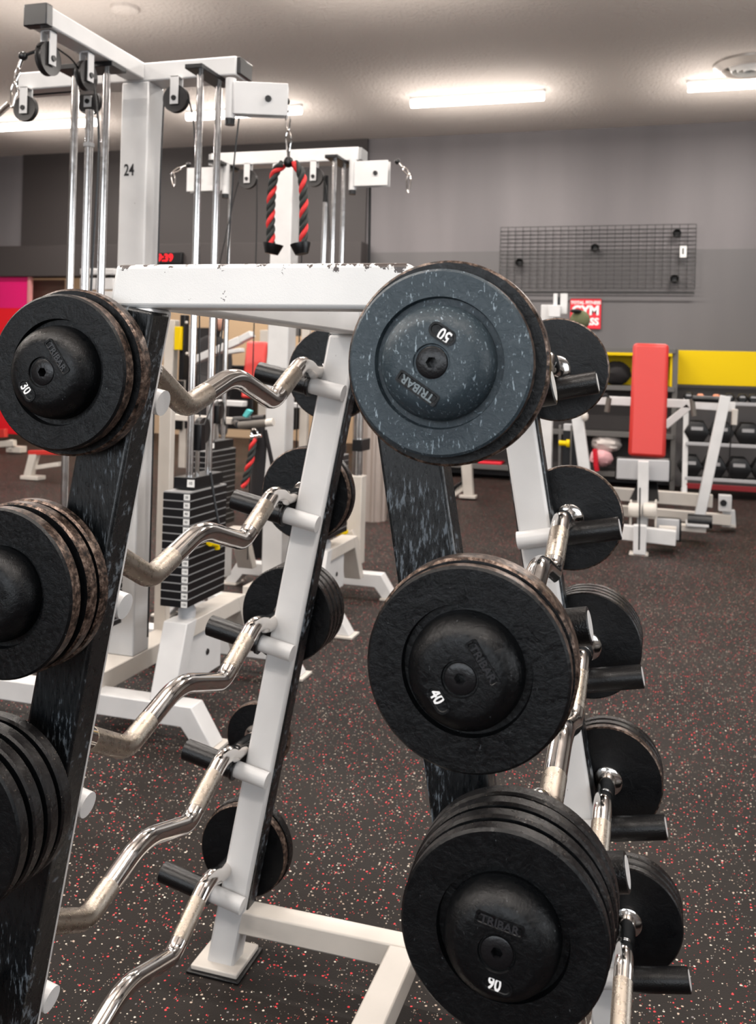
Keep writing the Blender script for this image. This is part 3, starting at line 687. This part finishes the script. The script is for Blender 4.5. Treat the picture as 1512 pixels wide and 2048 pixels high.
# digital clock on the soffit
t = thing('digital_clock', at(330, 517, 12.2), 'black wall clock showing red digits behind the cable machine', 'clock')
x0, x1, z0, z1 = rect(290, 505, 362, 527, 12.2)
MB().box(x0, x1, 12.21, 12.275, z0, z1).done('case', M['plastic'], t, .005)
text('digits', '9:39', .15, M['led'], t, (at(330, 516, 12.2).x, 12.205, at(330, 516, 12.2).z), bold=.003, sx=1.0)
# round ceiling vent and detector
c = gnd(1500, 128, ZC); t = thing('ceiling_vent', (c.x, c.y, ZC), 'round metal air vent in the ceiling at top right', 'vent')
MB().lathe([(0,.36),(-.02,.355),(-.05,.30),(-.07,.27),(-.05,.26),(-.01,.25)], (c.x, c.y, ZC), (0,0,1), 48).done('outer_ring', M['shelf'] if 0 else mk('vent_metal', (.38,.34,.31), .35, .3), t)
for r_ in (.21, .15, .09): MB().lathe([(-.01,r_),(-.075,r_-.03),(-.08,r_-.035),(-.02,r_-.012)], (c.x, c.y, ZC), (0,0,1), 40).done('vane', M['fixture'], t)
MB().lathe([(-.003,.25),(-.003,0)], (c.x, c.y, ZC), (0,0,1), 32).done('throat', M['ink'], t)
c = gnd(250, 15, ZC); solo(MB().lathe([(0,.13),(-.03,.125),(-.045,.10),(-.045,0)], (c.x, c.y, ZC), (0,0,1), 32).done('smoke_detector', M['ceiling'], None, loc=(c.x, c.y, ZC)), 'round ceiling-coloured disc on the ceiling above the nearer cable machine', 'detector')
# ------------------------------------------------------------------ shelving with yellow cubbies
Ys = 12.05
sh = thing('storage_shelf', at(1200, 940, Ys), 'grey open shelving with yellow lined cubbies along the wall', 'shelf')
xa, xb_, xc_ = -4.0, at(1349, 800, Ys).x, 2.2
for x in (xa, -2.4, at(1208, 750, Ys).x-.35, xb_): MB().box(x-.03, x+.03, Ys, Ys+.05, 0, 1.74).done('upright', M['shelf'], sh, .003)
for z_, mt in ((1.705, M['shelf']), (1.235, M['shelf']), (.655, M['shelf']), (.16, M['shelf'])): MB().box(xa, xb_, Ys-.02, YW-.02, z_-.03, z_+.03).done('shelf_board', mt, sh, .003)
MB().box(-1.9, xb_-.04, Ys-.025, Ys+.0, 1.64, 1.675).done('cubby_lining', M['yellow'], sh)
MB().box(-1.9, xb_-.04, YW-.06, YW-.03, 1.27, 1.66).done('cubby_lining', M['yellow'], sh)
MB().box(xb_-.06, xb_-.035, Ys+.02, YW-.05, 1.27, 1.66).done('cubby_lining', M['yellow'], sh)
MB().box(xa, xb_, YW-.05, YW-.02, .19, 1.2).done('back_panel', M['darkpanel'], sh)
x0, x1, z0, z1 = rect(1352, 701, 1700, 772, Ys)
solo(MB().box(x0, 2.0, Ys+.25, Ys+.29, 1.30, 1.725).done('yellow_board', M['yellow'], None, .004, loc=(x0, Ys+.27, 1.3)), 'flat yellow board above the dumbbell rack', 'board')
def bag(px, Y, mat, name, label, cat, grp=None, jit=.05):
    x0, x1, z0, z1 = rect(*px, Y); c = Vector(((x0+x1)/2, Y, (z0+z1)/2))
    o = MB().ball(c, (x1-x0)/2, .16, (z1-z0)/2, n=20, m=14, jit=jit).done(name, mat, None, loc=(c.x, c.y, z0)); solo(o, label, cat, grp); return o
bag((1204, 722, 1262, 771), Ys+.18, M['blackcloth'], 'sports_bag', 'black sports bag in the yellow cubby left of the red backrest', 'bag')
bag((1184, 868, 1242, 905), Ys+.12, M['bagw'], 'towel_bundle', 'crumpled pale cloth bundle on the lower shelf', 'clothes', None, .12)
bag((1180, 898, 1226, 934), Ys+.02, M['bagp'], 'gym_bag', 'pink and white bag with red straps on the lower shelf', 'bag', None, .10)
solo(MB().tube([at(1190, 898, Ys-.15), at(1192, 930, Ys-.15), at(1194, 941, Ys-.13)], .03, 8).done('bag_strap', M['signred'], None, loc=at(1190, 900, Ys-.15)), 'red strap hanging down in front of the pink bag', 'strap')
for i, (px, lb) in enumerate((((905, 922, 935, 938), 'small red item on the dark bottom shelf left of the right leg'), ((955, 928, 1002, 936), 'flat red item on the dark bottom shelf behind the rack'))):
    x0, x1, z0, z1 = rect(*px, Ys); solo(MB().box(x0, x1, Ys+.02, Ys+.3, .191, .191+(z1-z0)).done('red_mat', M['signred'], None, .01, loc=(x0, Ys, .191)), lb, 'mat')
# cap on a white two-plate upright (machine behind the right side of the rack)
# ------------------------------------------------------------------ dumbbell rack
Yd = 11.55
dr = thing('dumbbell_rack', at(1430, 985, Yd), 'white three tier rack full of black dumbbells by the wall', 'rack')
xl = at(1372, 860, Yd).x; xr = 2.6
tz = [1.10, .62, .215]
for z_ in tz: MB().box(xl, xr, Yd, Yd+.42, z_-.012, z_+.006).done('tier_shelf', M['shelf'], dr, .003); MB().box(xl, xr, Yd-.02, Yd+.0, z_-.02, z_+.02).done('shelf_lip', M['greypad'], dr, .004)
for x in (xl, xr): MB().beam((x, Yd-.02, .03), (x, Yd+.2, 1.15), .06, .06).done('upright', M['white'], dr, .004); MB().box(x-.03, x+.03, Yd-.1, Yd+.5, 0, .05).done('foot', M['white'], dr, .004)
MB().box(xl+.02, xr, Yd-.03, Yd-.0, .10, .16).done('red_strip', mk('dark_red', (.22,.008,.012), .4), dr, .003)
def hexdb(L, R, mat_head, label, loc, grp):
    t = thing('dumbbell', loc, label, 'dumbbell', grp); x, y, z = loc; zc = z+R*.87
    for s_, nm in ((-1, 'head'), (1, 'head')):
        a = y+s_*L*.5; b = y+s_*L*.22
        m_ = MB(); n_ = 6; rings = []
        for yy, rr in ((a, R*.72), (a-s_*.012, R), (b, R)):
            rings.append([m_.bm.verts.new((x+rr*math.cos(math.pi/3*k_), yy, zc+rr*math.sin(math.pi/3*k_))) for k_ in range(6)])
        for p, q in zip(rings, rings[1:]):
            for k_ in range(6): m_._face([p[k_],p[(k_+1)%6],q[(k_+1)%6],q[k_]])
        m_._face(rings[0]); m_._face(rings[-1]); m_.done(nm, mat_head, t, .008)
    MB().tube([(x, y-L*.25, zc), (x, y+L*.25, zc)], .016, 10).done('handle', M['rod'], t)
    MB().box(x-R*.45, x+R*.45, y-L*.5-.002, y-L*.5+.001, zc+R*.15, zc+R*.42).done('weight_mark', M['greypad'], t)
    return t
for row, (pxs, R, L) in enumerate((((1376, 1400, 1432, 1458, 1484, 1506), .062, .17), ((1394, 1443, 1496), .145, .30), ((1382, 1430, 1480, 1530), .145, .32))):
    zf = tz[row]+.008
    for i, px in enumerate(pxs):
        x = at(px, 850, Yd+.1).x
        mt = M['rubber']; col = 'black'
        rr, LL = R, L
        if row == 0 and i in (1, 2): mt, col = M['orange'], 'orange'
        names_ = [['the left end', 'second place', 'third place', 'fourth place', 'fifth place', 'the right edge of the view'], ['the left end', 'the slanted white bar', 'the right edge of the view'], ['the left end', 'second place', 'third place', 'the right edge of the view']][row][i]
        hexdb(LL, rr*(1.0 if col == 'black' else .85), mt, '%s dumbbell on the %s tier at %s' % (col, ('top', 'middle', 'bottom')[row], names_), (x, Yd+.20, zf), 'dumbbells on the white rack')
# ------------------------------------------------------------------ red padded machine in front of the shelves
mc = thing('leg_press_machine', gnd(1278, 1113), 'white machine with a tall red backrest in front of the dumbbells', 'gym machine')
Yp = 8.2
def quad_slab(name, pts, Y0, Y1, th, mat, parent, bevel):
    # a slab whose four corners are seen at pts; depth Y0 at the top, Y1 at the bottom
    P = [at(*pts[0], Y0), at(*pts[1], Y0), at(*pts[2], Y1), at(*pts[3], Y1)]
    m_ = MB(); D = Vector((0, th, 0)); m_.hexa([P[3], P[2], P[2]+D, P[3]+D, P[0], P[1], P[1]+D, P[0]+D]); return m_.done(name, mat, parent, bevel)
bp = quad_slab('backrest', [(1266,686),(1338,688),(1331,917),(1256,912)], 8.35, 8.2, .09, M['red_vinyl'], mc, .03)
sp_ = quad_slab('seat_back_plate', [(1234,917),(1339,921),(1338,964),(1232,958)], 8.05, 8.05, .02, M['greypad'], mc, .02)
quad_slab('pad', [(1231,914),(1342,918),(1341,967),(1229,961)], 8.075, 8.075, .07, M['rubber'], sp_, .02)
def pbeam(name, p0, p1, wpx, Y, mat, parent=mc, dy=.08):
    a, b = at(*p0, Y), at(*p1, Y); w_ = wpx*Y/F
    return MB().beam(a, b, dy, w_, up=Vector((0,1,0)).cross((b-a).normalized())).done(name, mat, parent, .005)
pbeam('front_post', (1287, 922), (1285, 1055), 20, 7.95, M['white'])
pbeam('front_foot', (1280, 1050), (1279, 1110), 24, 7.62, M['white'])
pbox('foot_plate', (1258, 1106, 1296, 1114), 7.58, .12, M['cream'], mc)
pbeam('base_beam', (1240, 1063), (1352, 1076), 28, 7.75, M['white'])
pbeam('adjusting_cable', (1280, 975), (1278, 1100), 3, 7.58, M['rubber'], dy=.01)
for x in (1262, 1312): pbeam('side_plate', (x, 1000), (x-1, 1060), 4, 7.9, M['cream'])
quad_slab('bearing_cover', [(1290,935),(1312,937),(1318,1003),(1258,1001)], 8.25, 8.1, .05, M['black_steel'], mc, .005)
for x in (1270, 1300): 
    c = at(x, 1020, 7.85); MB().lathe([(-.05,0),(-.05,.05),(-.03,.06),(.03,.06),(.05,.05),(.05,0)], c, (1,0,0), 18).done('bearing', M['cream'], mc)
pbeam('lower_beam', (1200, 985), (1425, 1002), 24, 8.6, M['cream'])
pbeam('rear_beam', (1230, 1020), (1462, 1040), 20, 9.1, M['cream'])
pbeam('rear_leg', (1457, 1020), (1459, 1052), 22, 9.15, M['white']); pbox('foot_plate', (1443, 1048, 1472, 1056), 9.1, .14, M['cream'], mc)
pbox('end_bracket', (1438, 990, 1463, 1024), 9.05, .09, M['white'], mc)
MB().lathe([(0,0),(0,.03),(.01,.028),(.01,0)], at(1447, 1006, 9.045), (0,-1,0), 14).done('plate_bolt', M['plastic'], mc)
pbeam('upper_beam', (1186, 800), (1262, 803), 17, 8.8, M['white'])
pbeam('upper_beam', (1331, 806), (1382, 808), 16, 8.8, M['white']); pbeam('upper_beam', (1382, 808), (1470, 814), 18, 8.8, M['white'])
pbeam('diagonal_brace', (1378, 812), (1330, 852), 14, 8.8, M['white'])
pbeam('pivot_arm', (1451, 792), (1397, 1042), 19, 8.45, M['white'])
pbeam('hanging_plate', (1470, 818), (1468, 850), 10, 8.7, M['cream'])
MB().tube([at(1385, 797, 8.5), at(1450, 800, 8.5)], .028, 12).done('grip', M['rubber'], mc)
MB().tube([at(1384, 798, 8.5), at(1388, 832, 8.5)], .022, 12).done('grip', M['grip'], mc)
MB().tube([at(1196, 792, 8.6), at(1214, 790, 8.6), at(1218, 800, 8.6)], .018, 10).done('handle', M['black_steel'], mc)
MB().tube([at(1218, 796, 8.55), at(1214, 824, 8.55)], .024, 12).done('grip', M['grip'], mc)
MB().tube([at(1375, 1040, 8.35), at(1424, 1044, 8.35)], .055, 18).done('foot_roller', M['rubber'], mc)
pbox('foot_platform', (1372, 1048, 1418, 1056), 8.25, .3, M['white'], mc); pbox('platform_base', (1361, 1050, 1412, 1066), 8.3, .12, M['cream'], mc)
rp_ = pbox('roller_pad', (1310, 1036, 1358, 1082), 7.9, .03, M['greypad'], mc, .01); pbox('pad', (1314, 1036, 1362, 1084), 7.94, .10, M['rubber'], rp_, .01)
pbox('pad_bracket', (1318, 1052, 1352, 1088), 7.8, .06, M['cream'], mc)
MB().tube([at(1465, 830, 8.9), at(1460, 900, 8.9), at(1458, 955, 8.9)], .006, 8).done('cable', M['rubber'], mc)

# ------------------------------------------------------------------ white weight column left of it
cm = thing('stack_column', gnd(1100, 1010), 'white machine column with a yellow pin behind the right rack leg', 'gym machine')
Yq = 8.3
pbeam('post', (1096, 590+20), (1090, 1010), 25, Yq, M['white'], cm); pbeam('second_post', (1154, 826), (1176, 990), 22, 8.0, M['white'], cm)
pbox('top_plate', (1107, 587, 1114, 628), Yq-.1, .02, M['white'], cm); pbox('top_plate', (1121, 587, 1134, 628), Yq-.1, .02, M['white'], cm)
pbox('top_bracket', (1097, 610, 1120, 634), Yq-.15, .05, M['white'], cm); pbox('spacer', (1113, 594, 1122, 612), Yq-.08, .02, M['black_steel'], cm)
pbox('weight_stack', (1126, 860, 1160, 990), Yq+.02, .2, M['black_steel'], cm); pbeam('guide_rod', (1120, 850), (1118, 990), 5, Yq, M['shelf'], cm, .02); pbeam('guide_rod', (1143, 850), (1140, 990), 3, Yq, M['shelf'], cm, .02)
MB().lathe([(0,.025),(.03,.022),(.06,.022),(.065,.034),(.09,.034),(.09,0)], at(1118, 886, Yq-.06), (1,0,0), 16).done('selector_pin', M['yellow'], cm)
MB().ball(at(1170, 833, 7.95), .028, .028, .04).done('knob', M['cream'], cm)
pbox('cross_member', (1127, 848, 1142, 862), Yq, .1, M['greypad'], cm)
t = thing('cap', at(1160, 630, 8.2), 'olive camouflage cap hung in front of the red sign', 'cap')
MB().ball(at(1160, 640, 8.2), .085, .09, .085, n=20, m=12).done('crown', M['camo'], t)
MB().ball(at(1152, 622, 8.12), .05, .05, .018, n=16, m=8).done('brim', M['blackcloth'], t)
# white leg frame seen under the 50 disc
bf = thing('weight_bench', gnd(938, 997), 'low white bench frame under the disc stamped 50', 'bench')
pbeam('leg', (933, 925), (938, 994), 20, 10.05, M['cream'], bf); pbox('foot', (918, 990, 950, 998), 10.0, .12, M['cream'], bf)
pbeam('rail', (905, 990), (932, 970), 12, 10.1, M['cream'], bf); pbeam('pad', (900, 985), (934, 962), 12, 10.1, M['rubber'], bf)
bf2 = thing('weight_bench', gnd(752, 1000), 'low white bench frame beside the ribbed metal column', 'bench')
pbeam('leg', (757, 955), (757, 990), 7, 9.5, M['cream'], bf2); pbox('foot', (751, 988, 764, 994), 9.45, .1, M['cream'], bf2); pbeam('rail', (752, 950), (790, 956), 16, 9.5, M['white'], bf2)
# ribbed metal column
c = gnd(737, 1043); m_ = MB(); n_ = 48; A = []; B_ = []
for k_ in range(n_):
    a = 2*math.pi*k_/n_; r_ = .135 if (k_//2) % 2 else .122
    A.append(m_.bm.verts.new((c.x+r_*math.cos(a), c.y+.1+r_*math.sin(a), 0))); B_.append(m_.bm.verts.new((c.x+r_*math.cos(a), c.y+.1+r_*math.sin(a), 1.75)))
for k_ in range(n_): m_._face([A[k_],A[(k_+1)%n_],B_[(k_+1)%n_],B_[k_]])
m_._face(B_); solo(m_.done('metal_column', M['alu'], None, loc=(c.x, c.y+.1, 0)), 'ribbed metal column standing behind the far left rack leg', 'column')

# ------------------------------------------------------------------ machines in the left background
m1 = thing('bench_machine', at(500, 1000, 6.5), 'white machine with a red seat pad between the guide rods', 'gym machine')
quad_slab('seat_pad', [(492,682),(533,684),(518,798),(480,796)], 6.9, 6.7, .07, M['red_vinyl'], m1, .02)
pbeam('incline_rail', (388, 722), (482, 680), 16, 6.6, M['white'], m1); pbeam('incline_rail', (482, 680), (505, 668), 14, 6.6, M['white'], m1)
pbeam('short_rail', (455, 705), (485, 700), 9, 6.5, M['white'], m1)
pbeam('cross_tube', (404, 803), (490, 808), 12, 6.2, M['white'], m1); pbeam('cross_tube', (540, 806), (612, 812), 10, 6.2, M['white'], m1)
pbeam('lower_tube', (338, 833), (468, 842), 14, 5.9, M['cream'], m1)
pbeam('main_post', (562, 650), (556, 1110), 1, 6.9, M['white'], m1)
MB().tube([at(468, 842, 5.85), at(530, 838, 5.85)], .030, 14).done('grip', M['rubber'], m1)
pbeam('side_post', (345, 640), (340, 760), 24, 6.8, M['cream'], m1)
pbeam('black_rail', (370, 630), (366, 760), 12, 6.8, M['black_steel'], m1); pbox('yellow_sleeve', (349, 653, 360, 700), 6.72, .04, M['yellow'], m1)
for q in ((373, 645), (374, 707)): MB().ball(at(*q, 6.72), .012).done('bolt', M['cream'], m1)
pbeam('upright', (516, 1000), (516, 1180), 22, 6.3, M['black_steel'], m1); pbeam('upright', (478, 1120), (476, 1200), 24, 6.2, M['cream'], m1); pbeam('upright', (548, 1060), (546, 1140), 16, 6.2, M['cream'], m1)
for (a, b, wd) in (((500, 760), (470, 770), 30), ((420, 770), (460, 775), 40)): pbeam('seat_block', a, b, wd, 7.0, M['blackcloth'], m1)
fg = MB().tube([at(478, 851, 4.42), at(533, 846, 4.42)], .020, 18).done('foam_grip', M['grip'], m1); MB().tube([at(533, 846, 4.42), at(547, 844, 4.42)], .020, 18).done('end_plug', M['cream'], fg)
MB().tube([at(478, 850, 4.42), at(470, 845, 5.85)], .018, 12).done('grip_arm', M['black_steel'], m1)
# rack of white plates seen above the disc stamped 30
m2 = thing('plate_loaded_frame', at(190, 640, 7.0), 'white bracketed frame above the disc stamped 30', 'gym machine')
for (x0, y0, x1, y1) in ((160, 537, 192, 549), (196, 537, 228, 549), (160, 556, 190, 579), (193, 556, 226, 579), (160, 583, 184, 610), (205, 582, 226, 640)): pbox('bracket_plate', (x0, y0, x1, y1), 7.0, .06, M['white'], m2, .006)
for x in (166, 190, 214): pbox('bolt_block', (x, 549, x+8, 556), 7.03, .05, M['black_steel'], m2)
pbeam('support_post', (196, 600), (190, 1040), 22, 7.08, M['white'], m2)
# benches at left on the floor
b1 = thing('flat_bench', gnd(58, 958), 'white slanted bench legs on the floor at left', 'bench')
pbeam('leg', (70, 905), (58, 952), 20, 9.2, M['cream'], b1); pbox('foot', (40, 951, 75, 961), 9.15, .15, M['cream'], b1); pbeam('rail', (72, 935), (120, 928), 10, 9.25, M['cream'], b1); pbeam('pad', (60, 905), (150, 905), 10, 9.2, M['red_vinyl'], b1)
b2 = thing('flat_bench', gnd(22, 906), 'white bench frame at the left edge below the red panel', 'bench')
pbeam('rail', (-20, 890), (30, 886), 14, 11.6, M['cream'], b2); pbox('foot', (12, 892, 40, 906), 11.6, .15, M['cream'], b2); pbeam('pad', (-30, 868), (12, 866), 20, 11.6, M['red_vinyl'], b2); pbeam('leg', (20, 880), (24, 900), 10, 11.62, M['cream'], b2)
# posters below the soffit
x0, x1, z0, z1 = rect(-60, 553, 44, 870, 12.3)
t = thing('wall_poster', (x0, 12.35, z0), 'glossy red and pink panel at the left edge under the dark beam', 'poster')
MB().box(x0, x1, 12.35, 12.39, z0, z0+(z1-z0)*.80).done('red_field', M['poster'], t, .004); MB().box(x0, x1, 12.35, 12.39, z0+(z1-z0)*.80, z1).done('pink_field', mk('poster_pink', (.75,.01,.16), .3), t, .004)
MB().box(x1, x1+.05, 12.33, 12.40, z0, z1).done('frame', mk('pink_frame', (.6,.25,.25), .5), t, .004)
x0, x1, z0, z1 = rect(56, 560, 126, 700, 12.8)
solo(MB().box(x0, x1, 12.8, 12.84, z0, z1).done('wall_picture', mk('brown_picture', (.18,.12,.09), .6, bump=.3, bscale=8), None, .004, loc=(x0, 12.8, z0)), 'brown blurry picture right of the red panel', 'picture')
# dark multi-station machine far behind the rods
m3 = thing('station_machine', gnd(480, 985), 'dark weight machine with white posts against the cream wall', 'gym machine')
for i, px in enumerate(((372, 712, 418, 860), (452, 730, 500, 860), (540, 700, 590, 860), (330, 760, 362, 860))): pbox('weight_block', px, 11.0+.05*i, .3, M['black_steel'], m3, .01)
for px in ((424, 640, 432, 905), (520, 660, 530, 905), (604, 640, 612, 900), (364, 650, 371, 905)):
    x0, x1, z0, z1 = rect(*px, 11.2); MB().box(x0, x1, 11.2, 11.28, 0, z1).done('white_post', M['cream'], m3, .004)
pbox('crossbar', (364, 752, 612, 764), 11.15, .06, M['cream'], m3); pbox('dark_screen', (384, 655, 420, 712), 11.3, .05, M['blackcloth'], m3); pbox('dark_screen', (536, 640, 600, 672), 11.3, .05, M['shelf'], m3)
# seated person beyond the guide rods
pe = thing('person', at(428, 760, 8.6), 'person in black clothes seated beyond the chrome guide rods', 'person')
Y_ = 8.6
def skin_body():
    P = {'pel':at(428,768,Y_), 'bel':at(426,740,Y_), 'che':at(424,705,Y_), 'nek':at(428,672,Y_), 'hed':at(436,650,Y_),
         'shl':at(402,690,Y_), 'ell':at(396,735,Y_-.1), 'hal':at(408,765,Y_-.2), 'shr':at(449,692,Y_), 'elr':at(456,735,Y_-.1), 'har':at(445,768,Y_-.2),
         'knl':at(408,782,Y_-.45), 'ftl':at(408,860,Y_-.45), 'tol':at(408,866,Y_-.6), 'knr':at(446,782,Y_-.45), 'ftr':at(446,860,Y_-.45), 'tor':at(446,866,Y_-.6)}
    E_ = [('pel','bel'),('bel','che'),('che','nek'),('nek','hed'),('che','shl'),('shl','ell'),('ell','hal'),('che','shr'),('shr','elr'),('elr','har'),('pel','knl'),('knl','ftl'),('ftl','tol'),('pel','knr'),('knr','ftr'),('ftr','tor')]
    R_ = dict(pel=.15,bel=.14,che=.15,nek=.06,hed=.05,shl=.075,ell=.05,hal=.035,shr=.075,elr=.05,har=.035,knl=.075,ftl=.05,tol=.04,knr=.075,ftr=.05,tor=.04)
    ks = list(P); off = wloc(pe); me = bpy.data.meshes.new('body'); me.from_pydata([P[k_]-off for k_ in ks], [(ks.index(a), ks.index(b)) for a, b in E_], [])
    o = bpy.data.objects.new('body', me); COL.objects.link(o); o.parent = pe
    sm = o.modifiers.new('skin', 'SKIN')
    for i, k_ in enumerate(ks): me.skin_vertices[0].data[i].radius = (R_[k_], R_[k_])
    me.skin_vertices[0].data[0].use_root = True
    o.modifiers.new('sub', 'SUBSURF').levels = 2; o.modifiers['sub'].render_levels = 2; me.materials.append(M['blackcloth']); sm.use_smooth_shade = True
skin_body()
hd = at(440, 640, Y_); hm = MB(); hm.ball(hd, .078, .095, .115, n=20, m=14); hm.ball(hd+Vector((-.0,-.10,-.01)), .014, .022, .022); hm.ball(hd+Vector((-.08,0,-.01)), .012, .02, .03); hm.ball(hd+Vector((.08,0,-.01)), .012, .02, .03)
he = hm.done('head', M['skin'], pe)
MB().ball(hd+Vector((0,.018,.035)), .088, .098, .098, n=20, m=12).done('hair', M['hair'], he)
for s_ in (-1, 1): MB().ball(hd+Vector((s_*.03,-.084,.012)), .012, .008, .008).done('eye', M['inkw'], he)
MB().ball(hd+Vector((0,-.088,-.05)), .026, .008, .007).done('mouth', mk('lips', (.45,.15,.13), .5), he)
# dark cushion the person sits on
st = thing('exercise_seat', at(428, 800, Y_), 'dark padded seat under the person in black', 'seat')
c = at(428, 800, Y_); MB().box(c.x-.25, c.x+.25, Y_-.3, Y_+.3, c.z-.06, c.z).done('cushion', M['blackcloth'], st, .02)
MB().box(c.x-.04, c.x+.04, Y_-.04, Y_+.04, 0, c.z-.06).done('pedestal', M['white'], st, .005)
